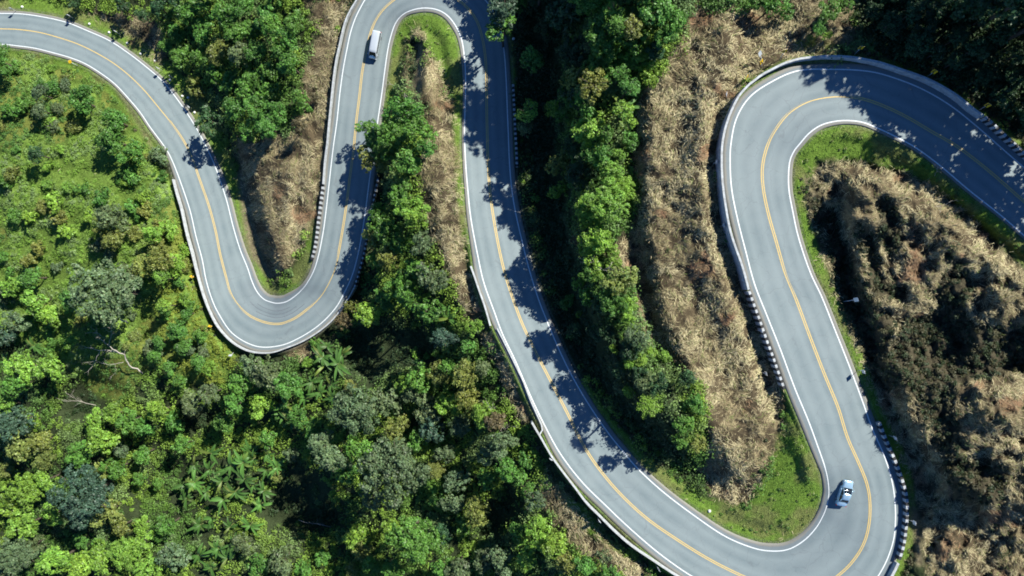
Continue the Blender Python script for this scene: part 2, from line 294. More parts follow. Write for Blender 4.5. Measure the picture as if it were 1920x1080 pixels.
def concrete(name, col, dirt):
    m, nt, b = new_mat(name, .8, .3)
    w = ramp(nt, noise(nt, 1.6, 6, .75), [(.38, 0.), (.62, 1.)]); c = mixc(nt, w, dirt, col)
    nt.links.new(mixc(nt, ramp(nt, noise(nt, 14, 3, .7), [(.3, 0.), (.5, 1.)]), tuple(x*.7 for x in dirt), c), b.inputs['Base Color']); return m
M_PAR = concrete('white_painted_concrete', (.44,.47,.49), (.27,.28,.28)); M_BLK = concrete('black_painted_concrete', (.015,.015,.018), (.04,.04,.04))

# ------------------------------------------------------------------ helpers for objects
def np_mesh(name, V, Fa, mats=(), col=None, smooth=False, matidx=None):
    V = np.ascontiguousarray(V, np.float32).reshape(-1, 3); Fa = np.ascontiguousarray(Fa, np.int32); k = Fa.shape[1]; nf = len(Fa)
    me = bpy.data.meshes.new(name); me.vertices.add(len(V)); me.vertices.foreach_set('co', V.ravel())
    me.loops.add(nf*k); me.loops.foreach_set('vertex_index', Fa.ravel())
    me.polygons.add(nf); me.polygons.foreach_set('loop_start', np.arange(0, nf*k, k, dtype=np.int32))
    for m in mats: me.materials.append(m)
    if matidx is not None: me.polygons.foreach_set('material_index', np.asarray(matidx, np.int32))
    if smooth: me.polygons.foreach_set('use_smooth', np.ones(nf, bool))
    me.update(calc_edges=True)
    if col is not None:
        a = me.color_attributes.new('col', 'FLOAT_COLOR', 'POINT'); cc = np.ones((len(V), 4), np.float32); cc[:, :3] = col; a.data.foreach_set('color', cc.ravel())
    return me
def link(name, me, parent=None, loc=None):
    o = bpy.data.objects.new(name, me); C.objects.link(o)
    if parent: o.parent = parent
    if loc is not None: o.location = loc
    return o
def tag(o, label=None, cat=None, group=None, kind=None):
    for k, v in (('label', label), ('category', cat), ('group', group), ('kind', kind)):
        if v: o[k] = v
    return o
def empty(name, loc, rz=0, sc=1):
    o = bpy.data.objects.new(name, None); C.objects.link(o); o.location = loc; o.rotation_euler = (0, 0, rz); o.empty_display_size = .3
    o.scale = (sc,)*3 if np.isscalar(sc) else sc
    return o
class MB:
    def __init__(s): s.v = []; s.f = []; s.m = []
    def add(s, V, Fs, m=0):
        n = len(s.v); s.v += [tuple(map(float, p)) for p in V]; s.f += [tuple(n+i for i in f) for f in Fs]; s.m += [m]*len(Fs); return s
    def box(s, x0, x1, y0, y1, z0, z1, m=0, M=None):
        P = [Vector(p) for p in ((x0,y0,z0),(x1,y0,z0),(x1,y1,z0),(x0,y1,z0),(x0,y0,z1),(x1,y0,z1),(x1,y1,z1),(x0,y1,z1))]
        if M is not None: P = [M @ p for p in P]
        return s.add(P, [(3,2,1,0),(4,5,6,7),(0,1,5,4),(1,2,6,5),(2,3,7,6),(3,0,4,7)], m)
    def tube(s, pts, rad, n=6, m=0, cap=True):
        pts = [Vector(p) for p in pts]; R = rad if hasattr(rad, '__len__') else [rad]*len(pts); V = []
        for i, p in enumerate(pts):
            d = (pts[min(i+1, len(pts)-1)]-pts[max(i-1, 0)]).normalized(); u = d.cross(Vector((0,0,1)) if abs(d.z) < .9 else Vector((1,0,0))).normalized(); w = d.cross(u)
            V += [p+(u*math.cos(2*math.pi*k/n)+w*math.sin(2*math.pi*k/n))*R[i] for k in range(n)]
        Fs = [(i*n+k, i*n+(k+1) % n, (i+1)*n+(k+1) % n, (i+1)*n+k) for i in range(len(pts)-1) for k in range(n)]
        if cap: Fs += [tuple(range(n))[::-1], tuple((len(pts)-1)*n+k for k in range(n))]
        return s.add(V, Fs, m)
    def loft(s, rings, m=0, cap=True, close=True):
        n = len(rings[0]); V = [p for r in rings for p in r]; q = n if close else n-1
        Fs = [(i*n+k, i*n+(k+1) % n, (i+1)*n+(k+1) % n, (i+1)*n+k) for i in range(len(rings)-1) for k in range(q)]
        if cap: Fs += [tuple(range(n))[::-1], tuple((len(rings)-1)*n+k for k in range(n))]
        return s.add(V, Fs, m)
    def obj(s, name, mats, parent=None, smooth=False, loc=None):
        me = bpy.data.meshes.new(name); me.from_pydata(s.v, [], s.f)
        for mm in (mats if isinstance(mats, (list, tuple)) else [mats]): me.materials.append(mm)
        me.polygons.foreach_set('material_index', s.m)
        if smooth: me.polygons.foreach_set('use_smooth', [True]*len(s.f))
        me.update(); return link(name, me, parent, loc)

# ------------------------------------------------------------------ terrain sheet
far = np.array([9000., 5000., 2600., 1400., 800., 480., 380., 330.])
fx = np.concatenate([-far, gx, 1920+far]); fy = np.concatenate([-far, gy, 1080+far])
fx = np.unique(fx); fy = np.unique(fy)
TX, TY = np.meshgrid(fx, fy); TZ = samp(Z, TX, TY)
Vt = unproject(TX, TY, HC-TZ)
ncol = len(fx); nrow = len(fy); idx = np.arange(nrow*ncol).reshape(nrow, ncol)
Ft = np.stack([idx[1:, :-1], idx[1:, 1:], idx[:-1, 1:], idx[:-1, :-1]], -1).reshape(-1, 4)
m1 = samp(n1, TX, TY)[..., None]; m2 = samp(n2, TX, TY)[..., None]; m3 = samp(n3, TX, TY)[..., None]
def cl(*c): return np.array(c, float)
col = cl(.03,.042,.018)*(.7+.7*m1)
def over(col, mask, c2): w = samp(mask, TX, TY)[..., None]; return col*(1-w)+c2*w
col = over(col, zmead, cl(.12,.19,.035)*(.6+.8*m1)*(1-.35*(m3 > .55))+cl(.05,.03,.01)*(m3 > .6))
col = over(col, zshade*((PX > 1480) & (PY > 250)), cl(.055,.048,.03)*(.6+.8*m2)); w_ = sm((m2-.35)/.3); col = over(col, zstraw, cl(.075,.058,.035)*(1-w_)+cl(.20,.16,.095)*w_)  # right slope ground painted dark brown where shade lies, then straw soil
zv = np.clip(zver, 0, 1); w_ = sm((m1-.42)/.2)
gcol = cl(.11,.185,.028)*(.8+.5*m2)*(1-w_*.6)+cl(.15,.14,.06)*w_*.6
col = over(col, zgreen, gcol); col = over(col, zv, gcol)
col = over(col, zsoil, cl(.165,.138,.085)*(.7+.6*m2))
eg = np.clip(1-(dist-1)/5, 0, 1)*(dist >= 0); col = over(col, eg*.8, cl(.16,.155,.13)*(.7+.6*m2))
terrain = link('ground', np_mesh('ground', Vt.reshape(-1, 3), Ft, [M_GROUND], col.reshape(-1, 3), True)); tag(terrain, kind='structure', label='steep hillside ground of soil and grass under the bends')

# ------------------------------------------------------------------ road
def strip(P, Q, D, dz): return unproject(P[:,0], P[:,1], D)+[0,0,dz], unproject(Q[:,0], Q[:,1], D)+[0,0,dz]
lat = [0, .02, .06, .12, .2]; rows = []; cols = []
wA = np.linalg.norm(A-Cc, axis=1)*Dr/F; wB = np.linalg.norm(B-Cc, axis=1)*Dr/F; eaM = ea*Dr/F; ebM = eb*Dr/F
tvec = unit(np.gradient(Cc, axis=0)); curv = np.gradient(np.unwrap(np.arctan2(tvec[:,1], tvec[:,0])))/np.maximum(np.linalg.norm(np.gradient(Cc, axis=0), axis=1), .1)
curv = np.convolve(np.pad(curv, 15, mode='edge'), ker, 'valid')
xs = []  # lateral positions: (fraction, which interval)
fr = [('a', 1), ('a', .66), ('a', .33)]+[('A', k/8) for k in range(8, 0, -1)]+[('B', k/8) for k in range(0, 9)]+[('b', .33), ('b', .66), ('b', 1)]
Vr = []; Cr = []
for k, f in fr:
    if k == 'a': P = A+(AE-A)*f; e = (1-f)*eaM; tr = 0*e; off = None
    elif k == 'A': P = Cc+(A-Cc)*f; e = eaM+(1-f)*wA; tr = np.full(NR, math.exp(-((f-.28)/.11)**2)+math.exp(-((f-.72)/.11)**2))
    elif k == 'B': P = Cc+(B-Cc)*f; e = ebM+(1-f)*wB; tr = np.full(NR, math.exp(-((f-.28)/.11)**2)+math.exp(-((f-.72)/.11)**2))
    else: P = B+(BE-B)*f; e = (1-f)*ebM; tr = 0*e
    dk = np.clip(np.where(curv > 0, (k in 'bB')*f*1., 0)*np.clip((curv-.006)/.012, 0, 1)+np.where(curv < 0, (k in 'aA')*f*1., 0)*np.clip((-curv-.006)/.012, 0, 1), 0, 1)
    dk = np.maximum(dk, .7*(k in 'ab')*np.ones(NR))
    Vr.append(unproject(P[:,0], P[:,1], Dr)); Cr.append(np.stack([np.clip(e/2, 0, 1), tr*.75, dk*.7], -1))
sk0 = unproject(AE[:,0]+unit(A-Cc)[:,0]*1.5, AE[:,1]+unit(A-Cc)[:,1]*1.5, Dr)-[0,0,.5]; sk1 = unproject(BE[:,0]+unit(B-Cc)[:,0]*1.5, BE[:,1]+unit(B-Cc)[:,1]*1.5, Dr)-[0,0,.5]
Vr = [sk0]+Vr+[sk1]; Cr = [Cr[0]]+Cr+[Cr[-1]]
Vr = np.stack(Vr, 1); Cr = np.stack(Cr, 1); K = Vr.shape[1]; ii = np.arange(NR*K).reshape(NR, K)
Fr = np.stack([ii[:-1, 1:], ii[:-1, :-1], ii[1:, :-1], ii[1:, 1:]], -1).reshape(-1, 4)
road = link('road', np_mesh('road', Vr.reshape(-1, 3), Fr, [M_ROAD], Cr.reshape(-1, 3), True)); tag(road, kind='structure', label='grey asphalt mountain road winding in hairpin bends')
Wc = unproject(Cc[:,0], Cc[:,1], Dr)[:, :2]
def line_mesh(P, w, dz, i0=0, i1=NR, off=0.):
    W = unproject(P[i0:i1,0], P[i0:i1,1], Dr[i0:i1]); d = unit(np.gradient(W[:, :2], axis=0)); n = np.stack([-d[:,1], d[:,0]], -1)
    a = W.copy(); b = W.copy(); a[:, :2] += n*(off+w/2); b[:, :2] += n*(off-w/2); a[:,2] += dz; b[:,2] += dz
    V = np.stack([a, b], 1).reshape(-1, 3); j = np.arange(len(W)-1)*2
    return V, np.stack([j+1, j+3, j+2, j], -1)
def lines(name, parts, mat, label):
    V = []; Fs = []; n = 0
    for v, f in parts: V.append(v); Fs.append(f+n); n += len(v)
    o = link(name, np_mesh(name, np.vstack(V), np.vstack(Fs), [mat])); tag(o, kind='structure', label=label)
lines('edge_line', [line_mesh(A, .165, .006)], M_WHITE, 'white painted line along one edge of the road')
lines('edge_line', [line_mesh(B, .165, .006)], M_WHITE, 'white painted line along the other edge of the road')
i0 = int(10.9*NSUB)
lines('centre_line', [line_mesh(Cc, .17, .006, 0, i0+1), line_mesh(Cc, .135, .006, i0, NR, .135), line_mesh(Cc, .135, .006, i0, NR, -.135)], M_YEL, 'yellow centre line, single at first and double beyond the first bend')
# tyre marks in the left hairpin
M_SKID = simple('tyre_mark', (.105,.115,.128), .7, .3, 0, .2, 2)
for f0, f1, s0, s1 in ((.45,.5,20.4,24.6),(.62,.66,20.9,24.2),(.30,.33,21.2,25.2)):
    q0, q1 = int(s0*NSUB), int(s1*NSUB); f = np.interp(np.arange(NR), [q0, (q0+q1)/2, q1], [f1, f0, f1])[:, None]
    lines('tyre_mark', [line_mesh(Cc+(A-Cc)*f, .09, .003, q0, q1)], M_SKID, 'faint dark tyre mark curving round the left hairpin')

# ------------------------------------------------------------------ parapet walls
def nearest_D(px, py): j = np.argmin((Cc[:,0]-px)**2+(Cc[:,1]-py)**2); return Dr[j], j
def wall(pts, h, th, label, blocks=None, group='parapet walls along the road', name='parapet', base=1.6):
    P = catmull(np.array(pts, float), 8); D = np.array([nearest_D(x, y)[0] for x, y in P])
    kk = np.hanning(9); kk /= kk.sum(); D = np.convolve(np.pad(D, 4, mode='edge'), kk, 'valid')
    W = unproject(P[:,0], P[:,1], D-h)
    L = np.concatenate([[0], np.cumsum(np.linalg.norm(np.diff(W[:, :2], axis=0), axis=1))])
    if blocks: per, duty = blocks; n = max(2, int(L[-1]/per)); ts = np.sort(np.concatenate([np.arange(n+1)*per, np.arange(n)*per+per*duty]))
    else:
        n = max(2, int(L[-1]/.8)); ts = np.linspace(0, L[-1], n+1)
    W = np.stack([np.interp(ts, L, W[:, i]) for i in range(3)], -1)
    d = unit(np.gradient(W[:, :2], axis=0)); nn = np.stack([-d[:,1], d[:,0]], -1)
    rings = []
    for i in range(len(W)):
        x, y, z = W[i]; u, v = nn[i]*th/2; bx = 1.12
        rings.append([(x+u*1.2, y+v*1.2, z-h-base), (x+u*1.05, y+v*1.05, z-.06), (x+u, y+v, z), (x-u, y-v, z), (x-u*1.05, y-v*1.05, z-.06), (x-u*1.2, y-v*1.2, z-h-base)])
    mb = MB(); mats = [M_PAR, M_BLK]
    n6 = 6
    V = [p for r in rings for p in r]; Fs = []; ms = []
    for i in range(len(rings)-1):
        for k in range(6): Fs.append((i*6+k, (i+1)*6+k, (i+1)*6+(k+1) % 6, i*6+(k+1) % 6)); ms.append((i % 2) if blocks else 0)
    Fs += [(0,1,2,3,4,5), tuple((len(rings)-1)*6+k for k in (5,4,3,2,1,0))]; ms += [0, 0]
    mb.add(V, Fs); mb.m = ms; o = mb.obj(name, mats); tag(o, label, 'parapet', group, 'thing'); return o
wall([(323.5,336),(331,365),(339,392),(345,420),(351,446),(359.5,476),(365,499),(371.5,523),(378,546),(385.5,568),(395,590),(406,610.5),(421,629),(437,643.5),(453.5,653.5),(468,659),(486,661.8),(503,661.8),(518,659),(536,652.5),(562,642.5),(585,630),(605,616),(620,603),(632,589.5),(642,576),(655,556),(664,539)], .9, .24, 'long white concrete parapet curving round the outside of the left hairpin')
wall([(664.5,538),(672,513),(679,487),(684,466),(690,430),(695,400),(700,376),(704,357),(708,337),(711,322)], .8, .3, 'black and white parapet half hidden under trees above the left hairpin', (.93,.46))
wall([(745,-82),(712,-62),(688,-35),(668,0),(656,20),(647,40),(641,62),(636,85),(631,107),(626.5,135),(623.5,160),(621,185),(618.5,210),(616,235),(613,269),(609,300),(605.5,345)], .85, .25, 'white concrete parapet beside the lane with the white van')
wall([(605,350),(603,364),(600.8,382),(598.4,400),(596,418),(594,437),(591.5,455),(588,473),(582.5,491)], .8, .42, 'black and white block parapet continuing the white one into tree shade', (.93,.48))
wall([(962,158),(963.5,190),(965,225),(967,262),(968.5,290),(969.5,316)], .8, .4, 'short black and white parapet in deep shade by the centre road', (.86,.48))
wall([(882.5,499),(888,514),(899,546),(910,577.5),(919.5,611)], .75, .26, 'short straight white parapet beside straw on the centre road')
wall([(932,616),(943,637.5),(955.6,662.6),(968,688),(980.8,714.6),(993.4,747.6),(1006,776),(1015.4,797),(1017,806),(1012,815)], .45, .18, 'low white kerb wall hugging the edge line on the centre road')
wall([(997,792.5),(1006,808),(1014,821),(1035,857),(1060,891.5),(1077.5,914),(1100,944),(1125,969),(1155,999),(1185,1024.5),(1222,1049.5),(1267,1079),(1320,1110),(1400,1145)], .8, .22, 'long white parapet sweeping along the outside of the bottom bend')
wall([(1649,792),(1654,805),(1659,818),(1664,830),(1670,843),(1675.5,856),(1681,869),(1686,882),(1690.5,895),(1694.5,908),(1698.5,921),(1700.5,935),(1701.5,949),(1701.5,962.5),(1700.8,976),(1699.5,989),(1698,1003),(1696,1016.5),(1693,1030),(1689,1043),(1685,1055)], .75, .42, 'black and white block parapet round the bend by the silver car', (1.08,.5))
wall([(1684.5,1056.5),(1677,1072),(1666,1092),(1650,1115)], .7, .42, 'plain concrete parapet following the black and white one past the silver car')
wall([(1405,546),(1413.7,570),(1422.5,594),(1431,617.5),(1439,641),(1448.5,665.7),(1457,690),(1465.5,714),(1471.5,731)], .75, .34, 'black and white block parapet between dry slope and the tallest straight', (.97,.52))
wall([(1404,543),(1397.5,517.5),(1390,492.5),(1380,465),(1369,430),(1361.5,390),(1356.5,355),(1354,325),(1353.5,298),(1354.5,270),(1361,237),(1371,209),(1383,184),(1391,173),(1404,159),(1413,152),(1427,141),(1442,132.5),(1455,126),(1469,119),(1483,114.5),(1501,109.5),(1530,106.5),(1552,105),(1577,105.5),(1602,107.5),(1627,112),(1652,117.5),(1690,130),(1740,148),(1790,175.5),(1827,205),(1845,217)], 1.15, .3, 'long weathered white parapet round the outside of the top hairpin')
wall([(1847,219),(1860,230),(1875,244.5),(1890,258.5),(1904,271),(1915,281.5),(1940,303),(1980,337),(2040,388)], .85, .42, 'black and white block parapet leaving the top hairpin in deep shade', (.86,.5))

# ------------------------------------------------------------------ foliage prototypes (unit crown radius)
def quads(ctr, nrm, size, r, aspect=.62, tri=False, droop=0):
    """leaf faces at ctr facing nrm, long side size"""
    n = len(ctr); t = r.normal(size=(n, 3)); u = unit(np.cross(nrm, t)); v = np.cross(nrm, u)
    s = (size if hasattr(size, '__len__') else np.full(n, size))[:, None]
    if tri: V = np.stack([ctr-u*s*.5, ctr+u*s*.5*.6+v*s*aspect*.6, ctr+u*s*.5*.6-v*s*aspect*.6], 1); k = 3
    else: V = np.stack([ctr-u*s*.5, ctr-v*s*aspect*.5+u*s*.05, ctr+u*s*.5, ctr+v*s*aspect*.5+u*s*.05], 1); k = 4
    return V.reshape(-1, 3), np.arange(n*k).reshape(n, k)
def lobes(r, n, spread, flat, lr):
    c = r.normal(size=(n*6, 3)); c = unit(c)*(r.random((n*6, 1))**.45); c[:,2] = np.abs(c[:,2]); c = c[(c[:,2] > .02)]
    keep = []
    for p in c:
        if all(np.linalg.norm((p-q)[:2]) > lr*.62 or abs(p[2]-q[2]) > .5 for q in keep): keep.append(p)
        if len(keep) >= n: break
    K = np.array(keep); K[:, :2] *= spread; K[:,2] = .25+K[:,2]*flat; return K
def crown(seed, nl, leaves, ls, flat=.62, lr=.3, aspect=.62, tone=.22, stretch=1.0, sparse=0):
    r = np.random.default_rng(seed); L = lobes(r, nl, .86, flat, lr); nl = len(L)
    rad = lr*(.5+1.05*r.random(nl)); rad[0] *= 1.15
    pr = rad**2/np.sum(rad**2); w = r.choice(nl, leaves, p=pr)
    d = unit(r.normal(size=(leaves, 3))+[0, 0, .45]); 
    # twig bunching: pull leaves to a limited number of twig ends on every lobe
    tw = unit(r.normal(size=(nl, 14, 3))+[0, 0, .4]); d = unit(tw[w, r.integers(0, 14, leaves)]+.21*r.normal(size=(leaves, 3)))
    rr = rad[w]*(.72+.42*r.random(leaves)**.8)
    ctr = L[w]+d*rr[:, None]*[1, 1, .85]
    nr = unit(d*.75+unit(r.normal(size=(leaves, 3)))*.75+[0, 0, .45])
    V, Fq = quads(ctr, nr, ls*(.6+.8*r.random(leaves)), r, aspect)
    lt = 1+tone*(r.random(nl)-.5)*2; lf = lt[w]*(1+.42*(r.random(leaves)-.5)*2)
    hue = (r.random(leaves)-.5)*.22
    c = np.stack([lf*(1+hue), lf, lf*(1-hue*.6)], -1)
    return np_mesh('crown', V, Fq, [M_LEAF], np.repeat(np.clip(c, .1, 2.), 4, 0)), L
def trunk(seed, L, hgt):
    """tapered stem and limbs; crown base at z=0 in crown space, the stem runs down hgt"""
    r = np.random.default_rng(seed); mb = MB(); top = np.array([0, 0, .35])
    mb.tube([(0,0,-hgt),(.03,.02,-hgt*.5),(-.02,.01,0),tuple(top)], [.085,.07,.055,.03], 7)
    for p in L[:7]:
        s = np.array([0, 0, -.25+.45*r.random()]); m = (s+p)/2+np.array([0, 0, .1]); mb.tube([s, m, p, p+(p-m)*.4], [.035,.028,.018,.008], 5)
    return mb
PRO = {}
def make_proto(key, **k):
    me, L = crown(**k); tb = trunk(k['seed'], L, 2.2); tm = bpy.data.meshes.new('trunk'); tm.from_pydata(tb.v, [], tb.f); tm.materials.append(M_BARK); tm.update(); PRO[key] = (me, tm)
for i in range(5): make_proto(('med', i), seed=40+i, nl=17+i, leaves=2300, ls=.125, lr=.27, flat=.75)
for i in range(3): make_proto(('coarse', i), seed=60+i, nl=14+i, leaves=1400, ls=.165, lr=.28, aspect=.5, flat=.7)
for i in range(3): make_proto(('big', i), seed=70+i, nl=44, leaves=8000, ls=.066, lr=.17, flat=.5)
for i in range(2): make_proto(('airy', i), seed=80+i, nl=13, leaves=1500, ls=.115, lr=.26, flat=.7)
for i in range(4): make_proto(('low', i), seed=90+i, nl=15+i, leaves=1500, ls=.15, lr=.24, flat=.4, tone=.3)
def star_crown(seed, nb=15):
    r = np.random.default_rng(seed); C_ = []; Nn = []
    for k in range(nb):
        a = k*2.399+r.random()*.4; l = .55+.45*r.random(); el = r.random()*.6
        t = r.random(150)**.7; p = np.stack([np.cos(a)*l*t, np.sin(a)*l*t, .5+el*t-.35*t*t], -1)+r.normal(size=(150, 3))*.12*(1-.35*t)[:, None]; C_.append(p); Nn.append(unit(r.normal(size=(150, 3))*.6+[0, 0, 1]))
    ctr = np.vstack(C_); V, Fq = quads(ctr, np.vstack(Nn), .105*(.7+.6*r.random(len(ctr))), r, .45)
    f = 1+.3*(r.random(len(ctr))-.5)*2; me = np_mesh('crown', V, Fq, [M_LEAF], np.repeat(np.stack([f]*3, -1), 4, 0))
    mb = trunk(seed, np.array([[math.cos(k*2.4)*.5, math.sin(k*2.4)*.5, .6] for k in range(7)]), 2.2); tm = bpy.data.meshes.new('trunk'); tm.from_pydata(mb.v, [], mb.f); tm.materials.append(M_BARK); tm.update(); return me, tm
PRO[('star', 0)] = star_crown(5); PRO[('star', 1)] = star_crown(6, 12)

# ------------------------------------------------------------------ where things are, in words
MARK = [('the white van',705,87),('the silver car',1580,920),('the left hairpin',520,610),('the island tip',800,25),('the top hairpin',1590,130),('the grey fallen tree',225,665),
 ('the first bend',250,130),('the lone tree shadow',352,268),('the overhanging tree',720,275),('the banana grove',430,900),('the banana clump',610,700),('the bottom bend',1240,980),
 ('the straight parapet',900,555),('the kerb wall end',1012,800),('the dry slope',1290,420),('the teal tree',150,930),('the yellow sign',133,118),('the white plate',1440,107),('the lone lime tree',666,1012),('the star shaped tree',1218,760)]
NUM = 'zero one two three four five six seven eight nine ten eleven twelve thirteen fourteen fifteen sixteen seventeen eighteen nineteen'.split()
for t_ in ('twenty', 'thirty', 'forty', 'fifty'): NUM += [t_]+[t_+'-'+NUM[k] for k in range(1, 10)]
USED = set()
def where(px, py, skip=0):
    d = sorted(((x-px)**2+(y-py)**2, n, x, y) for n, x, y in MARK); _, n, x, y = d[skip]
    a, b = min(59, int(round(abs(px-x)/10.5))), min(59, int(round(abs(py-y)/10.5)))
    hv = (NUM[a]+' metres'+(' right' if px > x else ' left')) if a else ''; vv = (NUM[b]+('' if a else ' metres')+(' above' if py < y else ' below')) if b else ''
    if not (a or b): return 'right at '+n
    if not b: return hv+' of '+n
    return (hv+', '+vv if a else vv)+' '+n
def uniq(desc, px, py):
    for skip in range(0, 8):
        t = desc+' '+where(px, py, skip)
        if t not in USED: USED.add(t); return t
    return t
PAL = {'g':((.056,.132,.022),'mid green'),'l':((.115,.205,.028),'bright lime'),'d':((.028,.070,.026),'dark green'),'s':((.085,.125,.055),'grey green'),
       't':((.045,.088,.055),'blue green'),'o':((.125,.150,.035),'yellow olive'),'b':((.095,.080,.040),'brownish green')}
GAIN = {'g':1.5,'l':1.45,'d':1.2,'s':1.2,'t':1.15,'o':1.35,'b':1.2}
trng = np.random.default_rng(11)
def tree(px, py, rp, c='g', kind=None, h=None):
    """crown centred on image pixel (px,py) with pixel radius rp"""
    z = gz(px, py); D = HC-z; r = rp*D/F
    if kind is None: kind = 'big' if rp >= 34 else 'low' if rp < 13 else trng.choice(['med', 'med', 'coarse'])
    if h is None: h = {'low': .25*r}.get(kind, r*(.9+.7*trng.random()))
    x, y = px, py
    for _ in range(4):     # foot of the tree under the leaning sight line
        zt = gz(x, y)+h+.4*r; w = unproject(px, py, HC-zt); Dg = HC-gz(x, y); x = w[0]/Dg*F+960; y = 540-w[1]/Dg*F
    zg = gz(x, y); n = {'med':5,'coarse':3,'big':3,'airy':2,'low':4,'star':2}[kind]; me, tm = PRO[(kind, int(trng.integers(n)))]
    sz = r*(.85+.35*trng.random()); col, word = PAL[c]; f = (.85+.3*trng.random())*GAIN[c]; hu = .92+.16*trng.random()
    col = (col[0]*f*hu, col[1]*f, col[2]*f/hu, 1)
    shrub = kind == 'low' or r < 1.95; nm = 'shrub' if shrub else 'tree'  # trees with small crowns take the shrub name too
    size = 'small' if r < 1.1 else 'medium' if r < 2.1 else 'large' if r < 3.6 else 'huge'
    form = {'low':'shrub','med':'leafy tree','coarse':'broad-leaved tree','big':'wide tree','airy':'open-crowned tree','star':'star-shaped tree'}[kind]
    if shrub: form = form.replace('tree', 'bush')
    root = empty(nm, (w[0], w[1], zg)); root.location.x = float(w[0]); root.location.y = float(w[1])
    tag(root, uniq(f'{size} {word} {form},', px, py), nm, ('shrubs among the green slopes' if shrub else 'trees on the green slopes'))
    cr = link('crown', me, root); cr.location = (0, 0, h); ax_ = .86+.3*trng.random(); cr.scale = (r*ax_, r/ax_, sz); cr.rotation_euler = (0, 0, trng.random()*6.28); cr.color = col
    tk = link('trunk', tm, root); tk.location = (0, 0, h); hs = (h+.8)/2.2; tk.scale = (r, r, hs if h > r*.5 else r*.5); tk.rotation_euler = cr.rotation_euler; return root
